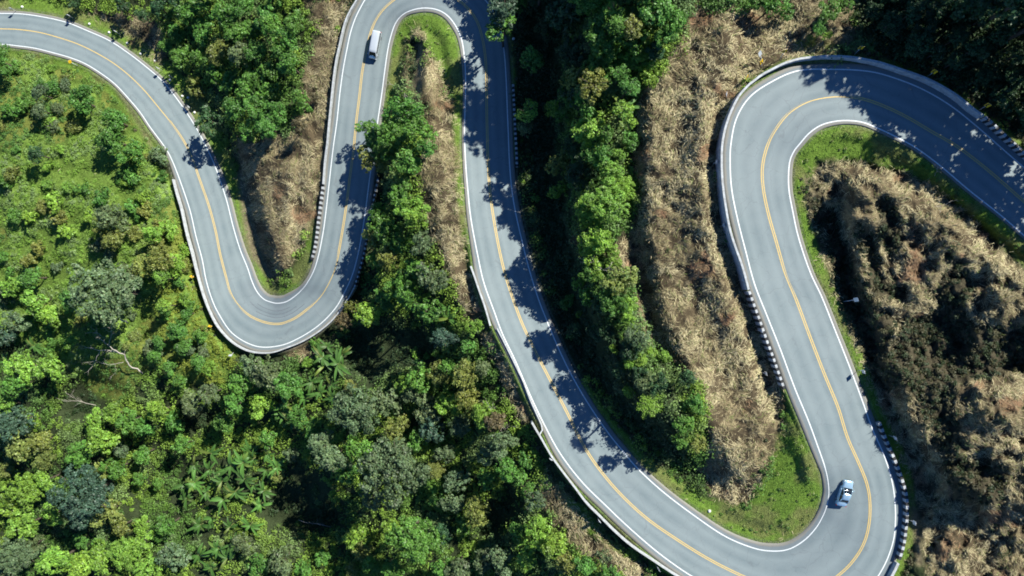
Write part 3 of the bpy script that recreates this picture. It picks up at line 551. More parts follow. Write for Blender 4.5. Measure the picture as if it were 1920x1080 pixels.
TREES = """
330 60 17 g;355 25 20 g;385 14 16 g;422 30 22 g;456 14 20 g;382 55 22 g;414 95 24 o;346 105 22 g;315 85 14 g;375 110 20 g;441 62 20 g;472 55 19 g;450 102 22 s;478 98 20 g;402 138 18 g;370 162 20 o;432 150 21 g;462 165 20 g;441 203 22 g;482 202 22 g;503 172 20 g;500 236 22 g;470 240 18 g;521 214 18 g;546 122 22 g;528 100 20 g;515 58 22 g;556 40 20 g;500 28 24 g;541 78 18 g;566 190 17 g;590 183 10 b;505 130 18 g;488 148 16 g;560 235 14 b;420 228 16 d;300 14 18 d;268 28 12 d;230 8 14 d;140 3 12 d;455 -30 24 g;390 -30 24 g;520 -20 26 g;392 226 24 d;327 -10 18 d;
-8 112 30 g;26 128 13 g;155 190 25 g;214 226 22 g;210 262 25 g;120 156 12 s;76 175 15 s;106 200 12 s;76 206 15 s;100 236 13 s;250 288 22 g;300 292 18 s;70 290 15 d;240 342 13 l;205 410 24 s;226 418 18 s;212 450 20 o;262 402 13 g;300 482 24 o;270 503 24 o;332 498 20 l;346 468 14 l;318 430 18 l;290 440 16 l;302 522 15 l;309 573 12 l;345 562 12 l;352 588 12 g;
185 545 58 s;130 560 20 g;240 520 26 s;62 562 24 l;30 602 20 s;8 625 20 t;92 592 20 l;45 690 26 l;100 690 24 l;128 640 16 l;30 722 20 g;12 760 20 l;28 790 28 t;58 790 18 l;60 520 20 g;20 540 20 l;
300 642 14 g;330 618 20 g;346 650 16 g;290 668 14 g;376 628 14 g;370 680 15 g;320 690 13 g;340 715 12 g;392 690 13 l;
360 752 22 s;392 738 18 s;440 760 20 g;180 792 20 l;210 778 18 l;240 790 20 g;140 770 17 d;420 790 20 g;300 770 20 l;270 800 18 g;330 790 18 g;
40 835 26 o;76 828 20 o;86 860 18 o;10 882 14 o;10 905 12 l;155 847 26 g;200 830 24 l;182 815 20 l;215 880 20 g;195 882 17 o;150 930 50 t;200 960 28 o;230 985 20 o;50 920 30 l;25 950 26 l;46 985 26 l;85 900 20 l;150 1012 14 g;186 1020 12 g;26 1040 34 s;62 1022 20 s;108 1052 28 l;150 1064 24 l;190 1050 26 l;232 1040 30 l;262 1020 20 l;282 1065 24 l;266 986 16 l;316 985 20 g;330 1046 26 s;260 900 14 g;295 905 12 g;340 835 18 g;270 850 18 g;230 845 16 s;460 1020 18 s;98 965 18 l;10 1070 22 s;300 1000 16 g;
545 850 14 s;520 892 12 o;500 820 18 g;600 832 22 s;622 862 26 s;672 836 24 g;650 882 22 g;735 885 55 s;700 930 22 s;830 850 20 s;816 880 17 o;812 905 16 l;860 902 22 s;850 940 22 s;896 960 24 o;822 940 16 g;560 930 13 l;588 945 13 l;625 930 11 l;560 972 13 l;665 1008 26 l;680 1030 20 o;772 1005 42 g;735 985 18 l;820 1010 20 g;782 1034 20 g;832 1000 18 d;530 1050 25 s;605 1046 14 g;570 1068 16 g;660 1070 14 o;905 1052 22 s;940 1050 24 s;862 1062 24 s;830 1072 22 g;920 850 22 s;942 830 24 s;910 900 18 g;950 882 20 g;985 860 14 g;970 895 16 g;1000 940 18 s;1010 1000 26 l;1042 1022 24 l;990 1042 26 l;1062 1052 24 o;1100 1058 20 g;1130 1040 14 s;975 1000 20 g;990 915 14 g;1145 1074 16 g;870 985 20 g;700 1060 18 g;740 1065 20 g;480 1060 20 g;960 965 18 g;
690 592 22 l;660 575 13 o;645 605 15 b;722 560 20 g;770 552 26 g;802 578 24 g;830 635 20 t;890 615 14 l;880 650 14 g;902 690 16 s;776 662 10 l;802 666 8 g;818 662 9 g;824 702 22 o;790 702 26 g;760 716 20 l;770 738 18 s;842 690 18 g;872 697 24 o;720 752 26 s;668 768 46 s;800 770 26 s;842 758 22 l;810 795 26 t;880 752 24 o;904 774 22 l;930 790 20 b;742 800 22 o;500 700 28 s;542 722 24 g;490 760 22 l;575 682 10 l;656 725 12 o;470 680 20 s;590 642 10 g;860 800 20 s;780 830 20 g;740 840 20 s;560 780 18 g;590 800 18 g;450 720 20 g;
702 292 29 o;764 300 27 g;742 250 33 g;792 250 24 g;756 208 26 g;689 242 18 g;722 275 30 g;800 275 18 g;706 262 20 g;760 342 14 g;750 372 20 g;772 390 24 l;784 412 20 l;708 398 15 g;720 430 26 g;700 448 18 o;746 452 24 g;730 482 24 o;790 458 20 s;780 502 20 g;802 512 22 s;762 530 24 g;820 530 18 s;740 540 20 g;705 490 16 g;
945 20 28 t;942 52 24 g;1000 115 20 g;1150 22 18 l;1162 52 22 g;1188 50 20 o;1232 20 28 g;1262 40 24 g;1250 66 20 g;1200 80 22 g;1200 112 24 l;1228 98 16 d;1106 88 14 s;1075 110 9 g;1145 66 10 l;1080 152 24 o;1112 160 26 o;1070 178 20 g;1165 136 14 g;1178 162 18 g;1216 146 15 l;1090 188 18 g;990 210 20 l;985 242 14 s;1036 206 14 l;1052 218 16 g;1102 216 18 g;1112 245 20 l;1170 206 16 l;1180 228 14 l;1136 246 14 g;1182 262 18 g;1045 310 24 o;1082 330 14 t;1122 290 26 g;1160 290 14 l;1146 325 22 l;1045 360 18 l;1005 372 9 g;1140 382 38 l;1105 480 24 l;1145 465 14 l;1150 492 14 l;1162 524 28 o;1085 530 14 l;1085 450 15 b;1120 512 16 l;
1065 566 14 g;1150 546 22 g;1180 572 16 l;1180 598 12 l;1088 590 8 l;1195 630 20 s;1150 655 9 l;1220 660 10 l;1246 670 12 l;1180 682 12 l;1202 676 12 l;1210 716 18 s;1160 726 14 s;1180 732 12 l;1300 750 16 g;1312 762 14 g;1282 795 18 g;1276 828 18 g;1310 832 15 o;1290 710 16 d;1130 570 20 d;1120 620 18 d;1080 620 14 d;1160 690 16 d;1230 720 18 d;1100 560 18 g;
1450 8 22 g;1422 2 20 g;1555 18 20 g;1580 8 16 g;1535 50 14 g;1520 75 11 o;1550 66 11 l;1475 22 14 g"""
STARS = [(1218,760,27,'l',4.5),(815,882,18,'o',3.),(1082,330,14,'t',3.),(1170,206,16,'l',3.)]
count = 0
for row in TREES.replace('\n', '').split(';'):
    if not row.strip(): continue
    a = row.split(); px, py, rp = map(float, a[:3]); k = None; h = None
    rp *= 1.14; D = HC-gz(px, py); r = rp*D/F
    if 60 < py < 560 and px < 365 and rp < 17: k = 'low'
    if 930 < px < 1200 and py < 250: h = r*2.2+2.5
    if 640 < px < 830 and 180 < py < 560: h = r*1.2+2.
    if 290 < px < 440 and 40 < py < 300: h = r*.15
    if (px, py) == (392, 226): h = 4.6
    if rp < 13 and not k: k = 'low' if trng.random() < .5 else 'airy'; 
    if k == 'low' and rp < 13 and not (px < 365 and py < 560): h = .6*r
    if px in (1045., 990., 1106., 1210., 1160., 1085.): k = 'airy'
    if 680 < px < 800 and 200 < py < 310: h = 4.2
    own = samp(zhol, px, py); hb_ = max(samp(zhol, px-28, py+25), samp(zhol, px-45, py+38))
    if own > .6 and rp > 13.2: continue
    if own < .4 and hb_ > .5: h = (h or r*1.3)+2.6  # trees beside the hollows made taller to shade them
    if (px, py) == (185, 545): k = 'big'
    tree(px, py, rp, a[3], k, h); count += 1
mr = np.random.default_rng(31); got = []
while len(got) < 75:
    x, y = mr.uniform(0, 400), mr.uniform(115, 660)
    if samp(zmead, x, y) > .9 and samp(dist, x, y) > 22 and all((x-a)**2+(y-b)**2 > 24**2 for a, b in got) and not ((x-185)**2+(y-545)**2 < 62**2): got.append((x, y)); tree(x, y, mr.uniform(10, 21), str(mr.choice(list('ggglo' if y < 420 else 'lggso'))), 'low', None)
for x, y, r_, c, h in STARS: tree(x, y, r_, c, 'star', h)
# taller trees whose shade falls on the road and in the belt (placed by their feet)
TALL = [(1062,60,5.2,13,'d'),(1100,20,5,13,'g'),(1130,90,5,12,'g'),(1080,130,4.6,12,'d'),(1120,150,4.5,11,'g'),(1075,200,4,11,'d'),(1100,260,4,10,'g'),(1075,280,3.2,9.5,'d'),(1085,335,3.6,9.5,'d'),(1100,400,4,9.5,'g'),
 (1112,450,3.2,9,'g'),(1105,510,3,8.5,'d'),(1145,560,3.4,9,'g'),(1140,620,3.2,8,'d'),(1180,650,3.0,7.2,'d'),(1200,700,2.6,6.2,'d'),(1010,10,4.4,11,'d'),(990,-50,5,11,'d'),(1050,-60,5,12,'d'),(1110,-40,5,12,'d'),(1170,-40,5,11,'g'),(940,-70,4.4,10,'d'),(965,30,4,9,'g'),
 (1120,-90,5,12,'g'),(1220,-60,5,9,'g'),(1170,110,4,7,'g'),(1160,360,3.2,6,'g'),(1030,75,3.5,8,'d'),
 (1735,10,4,6,'d'),(1780,30,4.5,9,'d'),(1830,50,5.5,13,'d'),(1885,75,6,15,'d'),(1940,120,6.5,17,'d'),(2010,160,6.5,17,'d'),(2080,230,5,13,'d'),(1760,-70,4.5,7,'d'),(1800,-50,6,14,'d'),(1860,-20,6,15,'d'),(1930,20,6,16,'d'),(2000,60,6,15,'d'),
 (2070,110,6,15,'d'),(1830,-120,6,16,'d'),(1920,-90,6,16,'d'),(2010,-40,6,16,'d'),(2140,330,5,12,'d'),(2060,-60,6,15,'d'),(1985,225,5,14,'d')]
ur = np.random.default_rng(77); und = []
while len(und) < 34:
    x, y = ur.uniform(1600, 1960), ur.uniform(-40, 240)
    if samp(zshade, x, y) > .8 and samp(dist, x, y) > 26 and all((x-a)**2+(y-b)**2 > 34**2 for a, b in und): und.append((x, y)); TALL.append((x, y, ur.uniform(1.6, 2.8), ur.uniform(3, 5), 'd'))
TALL += [(2060,250,6,17,'d'),(2130,300,6,17,'d'),(2170,390,5.5,15,'d'),(2100,180,6,17,'d'),(2200,300,6,17,'d')]
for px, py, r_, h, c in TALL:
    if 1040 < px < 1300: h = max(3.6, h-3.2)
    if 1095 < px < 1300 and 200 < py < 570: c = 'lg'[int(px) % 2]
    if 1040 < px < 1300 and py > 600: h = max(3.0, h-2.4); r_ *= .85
    z = gz(px, py); wv = unproject(px, py, HC-z); k = ['med', 'airy' if px > 1650 and h > 6 else 'big'][int(trng.integers(2))]; me, tm = PRO[(k, int(trng.integers(2)))]
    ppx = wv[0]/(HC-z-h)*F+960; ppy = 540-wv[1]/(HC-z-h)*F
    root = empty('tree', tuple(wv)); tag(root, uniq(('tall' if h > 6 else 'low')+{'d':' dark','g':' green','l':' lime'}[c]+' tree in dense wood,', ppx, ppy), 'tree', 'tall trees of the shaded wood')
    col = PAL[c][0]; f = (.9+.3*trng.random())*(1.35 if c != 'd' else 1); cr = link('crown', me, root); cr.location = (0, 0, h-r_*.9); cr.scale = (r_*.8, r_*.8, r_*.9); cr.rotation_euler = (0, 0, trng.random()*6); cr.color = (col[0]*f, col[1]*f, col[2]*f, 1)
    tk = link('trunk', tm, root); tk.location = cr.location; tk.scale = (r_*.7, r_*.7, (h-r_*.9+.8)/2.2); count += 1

# ------------------------------------------------------------------ banana plants
def banana(seed, n):
    r = np.random.default_rng(seed); V = []; Fq = []; Cc_ = []
    for k in range(n):
        a = k*2.399+r.normal()*.7; l = 1.3+1.9*r.random(); wd = .22+.09*r.random(); el = .2+.7*r.random(); base = len(V); seg = 7; tone = .8+.4*r.random(); yel = 1.0+(.8*r.random() if r.random() < .2 else 0)
        tw = (r.random()-.5)*.9
        for s in range(seg+1):
            t = s/seg; rad = .12+l*t; zz = 1.6+el*l*(t-1.0*t*t*(.5+el*.6)); wv = wd*max(.06, math.sin(math.pi*min(1, .12+.88*t)))**.6 if t > .1 else .04
            for q, up_ in ((-1, .10), (0, 0), (1, .10)):
                o = q*wv; V.append((math.cos(a)*rad-math.sin(a)*o, math.sin(a)*rad+math.cos(a)*o, zz+up_*wv*3*abs(q)*.6+q*tw*wv*.6)); Cc_.append((tone*yel, tone, tone*.9))
        for s in range(seg):
            for q in (0, 1): b_ = base+s*3+q; Fq.append((b_, b_+1, b_+4, b_+3))
    me = np_mesh('leaves', np.array(V), np.array(Fq), [M_BAN], np.array(Cc_))
    mb = MB(); mb.tube([(0,0,-.5),(0,0,.7),(.03,0,1.7)], [.16,.13,.09], 8); sm_ = bpy.data.meshes.new('stem'); sm_.from_pydata(mb.v, [], mb.f); sm_.materials.append(M_BANSTEM); sm_.update(); return me, sm_
M_BANSTEM = simple('banana_stem', (.12,.14,.05), .6, .4, 0, .4, 8)
BP = [banana(300+i, 9+i) for i in range(4)]
BAN = [(362,905),(392,880),(386,924),(414,900),(430,872),(440,920),(418,942),(458,900),(455,868),(476,912),(478,858),(496,882),(500,852),(514,866),(520,880),(490,925),(362,872),(402,975),(376,987),(430,988),(466,985),(410,1025),(374,1040),(395,1060),(440,1022),(344,912),(486,948),(428,1050),(350,938),
 (604,672),(612,652),(632,686),(606,690),(598,735),(584,718),(622,722),(628,742),(575,748),(64,648),(8,680),(530,774),(546,787),(518,768),(538,760),(1172,206),(842,592),(366,5),(470,840),(395,850),(640,665)]
BL = {}
for i, (px, py) in enumerate(BAN):
    z = gz(px, py); s = (.7+.45*trng.random()); h = 1.2*s; tall = (1.4 if i < 29 else 1.0)
    wv = unproject(px, py, HC-z-2*s*tall); x = wv[0]/(HC-z)*F+960; y = 540-wv[1]/(HC-z)*F; zg = gz(x, y)
    root = empty('banana_plant', (wv[0], wv[1], zg), trng.random()*6.28, (s, s, s*tall)); root.rotation_euler.x = trng.normal()*.13; root.rotation_euler.y = trng.normal()*.13; tag(root, uniq('banana plant with paddle leaves,', px, py), 'banana plant', 'banana plants in the jungle')
    me, sm_ = BP[int(trng.integers(4))]; lv = link('leaves', me, root); f = .6+.75*trng.random(); lv.color = (.062*f, .145*f, .030*f, 1); link('stem', sm_, root)

# ------------------------------------------------------------------ ground cover nobody could count
def scatter(n, x0=-140, x1=2060, y0=-140, y1=1220, r=rng): return r.uniform(x0, x1, n), r.uniform(y0, y1, n)
def bushes(name, npts, prob, nleaf, size, R0, R1, colf, label, seed, flat=.8):
    r = np.random.default_rng(seed); x, y = scatter(npts, r=r); keep = (r.random(npts) < prob(x, y)) & (samp((dist > 7).astype(float), x, y) > .95); x, y = x[keep], y[keep]; n = len(x)
    g = ground(x, y); Rr = R0+(R1-R0)*r.random(n)**1.6
    d = unit(r.normal(size=(n, nleaf, 3))+[0, 0, .3]); d[..., 2] = np.abs(d[..., 2]); tw = d[:, :8]; pick = r.integers(0, 8, (n, nleaf))
    d = unit(np.take_along_axis(tw, pick[..., None].repeat(3, -1), 1)+.38*r.normal(size=(n, nleaf, 3))); d[..., 2] = np.abs(d[..., 2])
    ctr = g[:, None]+d*(Rr[:, None]*(.55+.5*r.random((n, nleaf))))[..., None]*[1, 1, flat]
    nr = unit(d*.6+r.normal(size=(n, nleaf, 3))*.55+[0, 0, .5])
    V, Ft_ = quads(ctr.reshape(-1, 3), nr.reshape(-1, 3), (size*(.6+.8*r.random((n, nleaf)))).ravel(), r, .8, True)
    c = colf(x, y, r)[:, None]*(1+.3*(r.random((n, nleaf, 1))-.5)*2); c = np.repeat(np.clip(c, 0, 1).reshape(-1, 3), 3, 0)
    o = link(name, np_mesh(name, V, Ft_, [M_UNDER], c)); tag(o, label, kind='stuff'); return o
def lerp(a, b, t): return np.array(a)*(1-t)+np.array(b)*t
def cmead(x, y, r):
    a = samp(n3, x, y)[:, None]; b = samp(n1, x, y)[:, None]; q = r.random((len(x), 1))
    c = lerp((.145,.255,.036), (.175,.25,.10), sm((b-.4)/.25)*(r.random((len(x), 1)) < .6)); c = c*(1-sm((a-.52)/.12))+np.array((.085,.18,.035))*sm((a-.52)/.12)
    hot = sm((x-230)/100)*sm((y-380)/80); hot = hot[:, None]; c = c*(1-hot)+np.array((.19,.24,.032))*hot
    return c*(.75+.5*q)
def cfor(x, y, r):
    a = samp(n3, x, y)[:, None]; b = samp(n1, x, y)[:, None]; q = r.random((len(x), 1)); c = lerp((.08,.165,.03), (.165,.265,.036), sm((a-.42)/.2)); c = lerp(c, np.broadcast_to((.13,.195,.08), c.shape), sm((b-.55)/.15)*.7)
    br = (sm((x-230)/80)*sm((480-x)/60)*sm((y-560)/50)*sm((760-y)/60))[:, None]; c = c*(1-br)+np.array((.13,.24,.035))*br
    dk = samp(zshade, x, y)[:, None]; c = c*(1-dk)+np.array((.03,.06,.02))*dk; return c*(.7+.6*q)  # leaf colour painted darker inside the shade areas
fr_mask = np.clip(1-zstraw-zmead-zgreen-zsoil, 0, 1)*(1-.3*zshade)*(1-.45*zgrove)*(1-.45*zhol)*np.where((PX > 1480) & (PY > 250), .0, 1.)*np.clip((dist-8)/20, 0, 1)*(1-np.clip(zver, 0, 1))
bushes('undergrowth', 60000, lambda x, y: samp(zmead, x, y)*(.4+.6*sm((samp(n1, x, y)-.38)/.14)), 66, .2, .25, 1.0, cmead, 'low green and grey green scrub covering the open slope under the first bend', 101)
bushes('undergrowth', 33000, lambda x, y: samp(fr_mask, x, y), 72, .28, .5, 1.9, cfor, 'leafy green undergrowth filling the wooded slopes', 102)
bushes('undergrowth', 60000, lambda x, y: samp(zshade, x, y)*((x > 1480) & (y > 250))*.8+samp(np.clip(1-zstraw-zmead-zgreen-zsoil-zver, 0, 1)*(dist < 30), x, y)*.6, 50, .22, .25, .7, lambda x, y, r: np.where(r.random((len(x), 1)) < .5, (.032,.05,.02), (.075,.072,.036))*(.7+.6*r.random((len(x), 1))), 'low weeds in the ditches and gullies, coloured dark for shade', 109)  # near-black weed colour stands in for shade
bushes('undergrowth', 9000, lambda x, y: samp(zstraw, x, y)*(x > 1480)*sm((samp(n1, x, y)-.54)/.1)*.5+samp(zstraw, x, y)*(x < 1480)*sm((samp(n1, x, y)-.6)/.1)*.15, 46, .22, .3, .8, lambda x, y, r: np.where(r.random((len(x), 1)) < .6, (.04,.06,.022), (.075,.07,.035))*(.7+.6*r.random((len(x), 1))), 'dark weeds growing through the dry grass', 103)
bushes('undergrowth', 26000, lambda x, y: samp(zgreen, x, y)*sm((samp(n2, x, y)-.42)/.12)*.7, 34, .17, .15, .42, lambda x, y, r: np.where(r.random((len(x), 1)) < .6, (.075,.16,.025), (.15,.19,.06))*(.6+.7*r.random((len(x), 1))), 'small weeds in clumps over the grass inside the bends', 110)
def grass(name, npts, prob, lo, hi, wd, colf, label, seed, lean=.5, mat=M_UNDER):
    r = np.random.default_rng(seed); x, y = scatter(npts, r=r); keep = (r.random(npts) < prob(x, y)) & (samp((dist > .5).astype(float), x, y) > .5); x, y = x[keep], y[keep]; n = len(x); g = ground(x, y)
    ang = r.random(n)*6.28; l = (lo+(hi-lo)*r.random(n)**1.5)[:, None]; dr = np.stack([np.cos(ang)*lean, np.sin(ang)*lean, np.ones(n)], -1); dr = unit(dr); sd_ = np.stack([-np.sin(ang), np.cos(ang), 0*ang], -1)*wd*(.6+.8*r.random((n, 1)))
    V = np.stack([g-sd_, g+sd_, g+dr*l], 1).reshape(-1, 3); c = np.repeat(np.clip(colf(x, y, r), 0, 1), 3, 0)
    o = link(name, np_mesh(name, V, np.arange(3*n).reshape(n, 3), [mat], c)); tag(o, label, kind='stuff')
def cgreen(x, y, r): a = sm((samp(n1, x, y)-.45)/.2)[:, None]; return lerp((.12,.22,.028), (.20,.22,.07), a*.8)*(.55+.8*r.random((len(x), 1)))
grass('grass', 620000, lambda x, y: np.clip(samp(zgreen, x, y)*1.2+samp(np.clip(zver, 0, 1), x, y)*(1-samp(zstraw, x, y)*.5), 0, 1)*(.35+.65*sm((samp(n2, x, y)-.35)/.2)), .08, .26, .055, cgreen, 'short green grass on the verges and inside the bends', 104, 1.1)
grass('grass', 260000, lambda x, y: samp(zmead, x, y), .2, .5, .055, cmead, 'long bright grass between the scrub of the open slope', 105, .9)
def straw(name, npts, prob, label, seed, lo=.35, hi=1.5, wd=.022):
    r = np.random.default_rng(seed); x, y = scatter(npts, r=r); keep = (r.random(npts) < prob(x, y)) & (samp((dist > 6).astype(float), x, y) > .9); x, y = x[keep], y[keep]; n = len(x)
    ang = fbm(x, y, 38, 71, 3)*11+r.normal(size=n)*.5; l = lo+(hi-lo)*r.random(n)**2; g = ground(x, y)
    e = np.stack([np.cos(ang)*l, np.sin(ang)*l], -1); x2 = x+e[:,0]*10.5; y2 = y-e[:,1]*10.5; g2 = ground(x2, y2); lift = .05+.4*r.random(n)**3
    g[:,2] += lift*.5; mid = (g+g2)/2; mid[:,2] += lift+.05; g2[:,2] += lift*.8*r.random(n); bend = r.normal(size=(n, 1))*.12
    sd_ = np.stack([-np.sin(ang), np.cos(ang), 0*ang], -1)*(wd*(.6+.8*r.random((n, 1)))); mid = mid+sd_/wd*bend
    V = np.stack([g-sd_*.7, g+sd_*.7, mid+sd_, mid-sd_, g2], 1).reshape(-1, 3); b_ = np.arange(n)*5
    F1 = np.stack([b_, b_+1, b_+2], -1); F2 = np.stack([b_, b_+2, b_+3], -1); F3 = np.stack([b_+3, b_+2, b_+4], -1)
    t = samp(n1, x, y)[:, None]; q = r.random((n, 1)); c = lerp((.53,.465,.28), (.32,.27,.15), sm((t-.42)/.25)); c = np.where(q < .3, c*[.40,.37,.33], c); c = np.where(q > .91, np.array((.15,.20,.055)), c); red = sm((fbm(x, y, 40, 88, 2)[:, None]-.71)/.06); c = c*(1-red*.6)+np.array((.28,.12,.07))*red*.6
    c = c*(.65+.65*r.random((n, 1)))*np.where((x > 1480)[:, None], .86, 1)
    o = link(name, np_mesh(name, V, np.vstack([F1, F2, F3]), [M_STRAW], np.repeat(np.clip(c, 0, 1), 5, 0))); tag(o, label, kind='stuff')
straw('dry_grass', 1300000, lambda x, y: samp(zstraw, x, y)*(.12+.88*sm((samp(n2, x, y)-.42)/.14))*np.where(x > 1480, .4+.6*sm((.66-samp(n1, x, y))/.1), .45+.55*sm((.70-samp(n1, x, y))/.12)), 'flattened tan dry grass on the slopes between the bends', 106)
def cst(x, y, r): return lerp((.40,.34,.21), (.10,.075,.045), (r.random((len(x), 1)) < .45)*1.)*(.6+.7*r.random((len(x), 1)))
grass('dry_grass', 120000, lambda x, y: samp(zstraw, x, y)*sm((samp(n2, x, y)-.5)/.15), .35, 1.2, .05, cst, 'upright dry tufts among the flattened straw', 108, .7, M_STRAW)
straw('dry_grass', 9000, lambda x, y: samp(np.clip(zver, 0, 1), x, y)*.5+samp(zmead, x, y)*.12, 'scattered dry stalks along the verges and open slope', 107, .4, 1.1, .03)

# ------------------------------------------------------------------ bare fallen trees, traced in image pixels with heights
def bare(name, limbs, label, cat='dead tree', group=None):
    root = None; first = True
    for pts in limbs:
        mb = MB(); P = []
        for (x, y, h) in pts[0]:
            zt = gz(x, y)+h; P.append(unproject(x, y, HC-zt))
        P = np.array(P); n = len(P); Q = []; 
        for i in range(n-1):
            for s in range(3): t = s/3; Q.append(P[i]*(1-t)+P[i+1]*t+(rng.normal(size=3)*.06 if s or i else 0))
        Q.append(P[-1]); rad = np.linspace(pts[1], pts[2], len(Q))*.75
        if first: root = empty(name, tuple(P[0]-[0, 0, pts[0][0][2]])); tag(root, label, cat, group)
        L = [tuple(np.array(q)-np.array(root.location)) for q in Q]; mb.tube(L, list(rad), 6)
        if len(pts) > 3:
            for _ in range(pts[3]):
                k = rng.integers(len(L)//3, len(L)); p = np.array(L[k]); d = unit((p-np.array(L[max(0, k-2)]))+rng.normal(size=3)*.6*np.linalg.norm(p-np.array(L[max(0, k-2)]))); l = .6+rng.random()*1.5
                m_ = p+d*l*.5+rng.normal(size=3)*.12; mb.tube([p, m_, m_+d*l*.5+rng.normal(size=3)*.2], [rad[k]*.4+.012, .018, .008], 4)
                e_ = m_+d*l*.3; mb.tube([m_, e_+rng.normal(size=3)*.35], [.016, .006], 4)
        mb.obj('trunk' if first else 'branch', M_DEAD, root, True); first = False
    return root
bare('fallen_tree', [
 ([(268,701,.2),(258,692,1.2),(247,688.5,2.),(239,680,2.8),(234.6,669,3.4),(233.7,665,3.6)], .20, .14, 2),
 ([(233.7,665,3.6),(222,661,4.2),(211,654,4.8),(204,648,5.2),(195,641,5.4),(189,635,5.4)], .14, .05, 6),
 ([(231,664,3.6),(213,659.5,4.2),(200,657,4.6),(186,657.5,5.),(171,653,5.2),(152,648,5.2)], .12, .02, 9),
 ([(204,648,5.2),(207,634,5.8),(209,617,6.),(210,606,6.)], .06, .015, 7),
 ([(187,658,5.),(180,675,4.8),(172,688,4.6),(163,701,4.3)], .06, .015, 8),
 ([(231,679,2.4),(219,682,2.8),(204,684,3.),(190,680,3.)], .07, .015, 7),
 ([(195,641,5.4),(195,634,5.6),(186,626,5.6),(176,622,5.6)], .05, .012, 7),
 ([(216,682,2.8),(216,690,2.9),(216,699,2.8)], .03, .01, 3)], 'large grey leafless tree leaning over bright bushes, branches spread wide')
bare('fallen_tree', [([(180,760,.8),(162,756,1.6),(146,751.5,2.4),(134,752,2.8),(122,753,3.)], .09, .02, 9), ([(146,751,2.4),(138,745,2.8),(130,740,3.)], .04, .01, 5)], 'small pale leafless treetop poking from dark bushes, below the large grey one')
bare('broken_trunk', [([(225.5,598.5,5.2),(232,601.5,4.6),(240,605.5,3.8)], .19, .19)], 'short pale broken trunk at the edge of a wide fine-leaved tree', 'tree trunk')
bare('fallen_tree', [([(560,975,3.),(575,980,3.4),(592,982,3.2),(620,988,2.)], .06, .04, 6)], 'thin pale leaning stem in the dark hollow under bananas')
bare('bare_shrub', [([(925,780,1.),(916,776,1.8),(912,790,2.2)], .05, .02, 9), ([(925,780,1.),(938,798,1.6),(955,799,1.8)], .05, .02, 8), ([(925,780,1.),(920,765,1.9),(910,757,2.1)], .04, .02, 7)], 'brown twiggy bare shrub beside the kerb wall of the centre road', 'bare shrub')
bare('bare_shrub', [([(1120,500,2.5),(1112,495,3.6),(1104,486,4.2)], .06, .02, 8), ([(1120,500,2.5),(1130,505,3.6),(1140,502,4.)], .05, .02, 7)], 'grey bare branches between lime crowned trees right of the centre road', 'bare shrub')
bare('bare_shrub', [([(1752,330,.3),(1755,322,1.),(1758,312,1.6)], .04, .01, 5), ([(1762,400,.3),(1765,392,1.),(1764,385,1.6)], .04, .01, 5)], 'pale leafless sapling at the shade edge inside the top hairpin', 'bare shrub')
bare('bare_shrub', [([(745,165,.3),(755,172,1.),(762,180,1.2)], .05, .02, 7), ([(745,165,.3),(738,160,.6),(728,158,.7)], .04, .01, 5)], 'pale dead branches on the verge above the overhanging tree', 'bare shrub')

# ------------------------------------------------------------------ vehicles
M_CARW = simple('white_car_paint', (.42,.46,.50), .2, .5, .15); M_CARW.node_tree.nodes['Principled BSDF'].inputs['Coat Weight'].default_value = .8
M_CARS = simple('silver_car_paint', (.36,.53,.66), .2, .5, .45); M_CARS.node_tree.nodes['Principled BSDF'].inputs['Coat Weight'].default_value = .8
M_GLASS = simple('dark_car_glass', (.012,.016,.02), .05, .8); M_TYRE = simple('tyre_rubber', (.02,.02,.02), .8, .2); M_RIM = simple('alloy_rim', (.45,.46,.48), .3, .5, .8)
M_PLAST = simple('black_plastic', (.025,.025,.027), .55, .3); M_HEAD = simple('headlamp_glass', (.6,.62,.65), .1, .6); M_TAIL = simple('red_lamp', (.35,.02,.02), .2, .5)
def ring(y, hw, z0, z1, rb=.12, rt=.16, tuck=.0, crown_=.02):
    """closed cross section at y: half width hw, from z0 to z1, rounded corners; tuck narrows the top"""
    P = []; hwt = hw-tuck
    for s in (1, -1):
        q = [(hw-rb, z0), (hw-rb*.3, z0+rb*.3), (hw, z0+rb), (hw-tuck*.3, z0+(z1-z0)*.45), (hwt-rt*.05, z1-rt), (hwt-rt*.35, z1-rt*.35), (hwt-rt, z1), (hwt*.4, z1+crown_)]
        P += [(x*s, y, z) for x, z in (q if s == 1 else q[::-1])]
    return P
def wheel(root, x, y, rad=.31, wdt=.2):
    mb = MB(); s = 1 if x > 0 else -1
    prof = [(rad*.62, -wdt/2), (rad*.95, -wdt/2), (rad, -wdt*.3), (rad, wdt*.3), (rad*.95, wdt/2), (rad*.62, wdt/2)]
    R_ = [[(x+o, y+math.cos(a)*r, rad+math.sin(a)*r) for r, o in prof] for a in [k*math.pi/12 for k in range(25)]]
    mb.loft(R_, cap=False); t = mb.obj('wheel', M_TYRE, root, True)
    rb = MB(); c0 = x+s*wdt*.35; n = 20
    rb.add([(c0, y, rad)]+[(c0, y+math.cos(k*2*math.pi/n)*rad*.64, rad+math.sin(k*2*math.pi/n)*rad*.64) for k in range(n)], [(0, 1+k, 1+(k+1) % n) for k in range(n)])
    for k in range(5):
        a = k*2*math.pi/5; M_ = Matrix.Translation((c0+s*.015, y, rad)) @ Matrix.Rotation(a, 4, 'X'); rb.box(-.012, .012, -.03, .03, .03, rad*.62, 0, M_)
    rb.obj('rim', M_RIM, t)
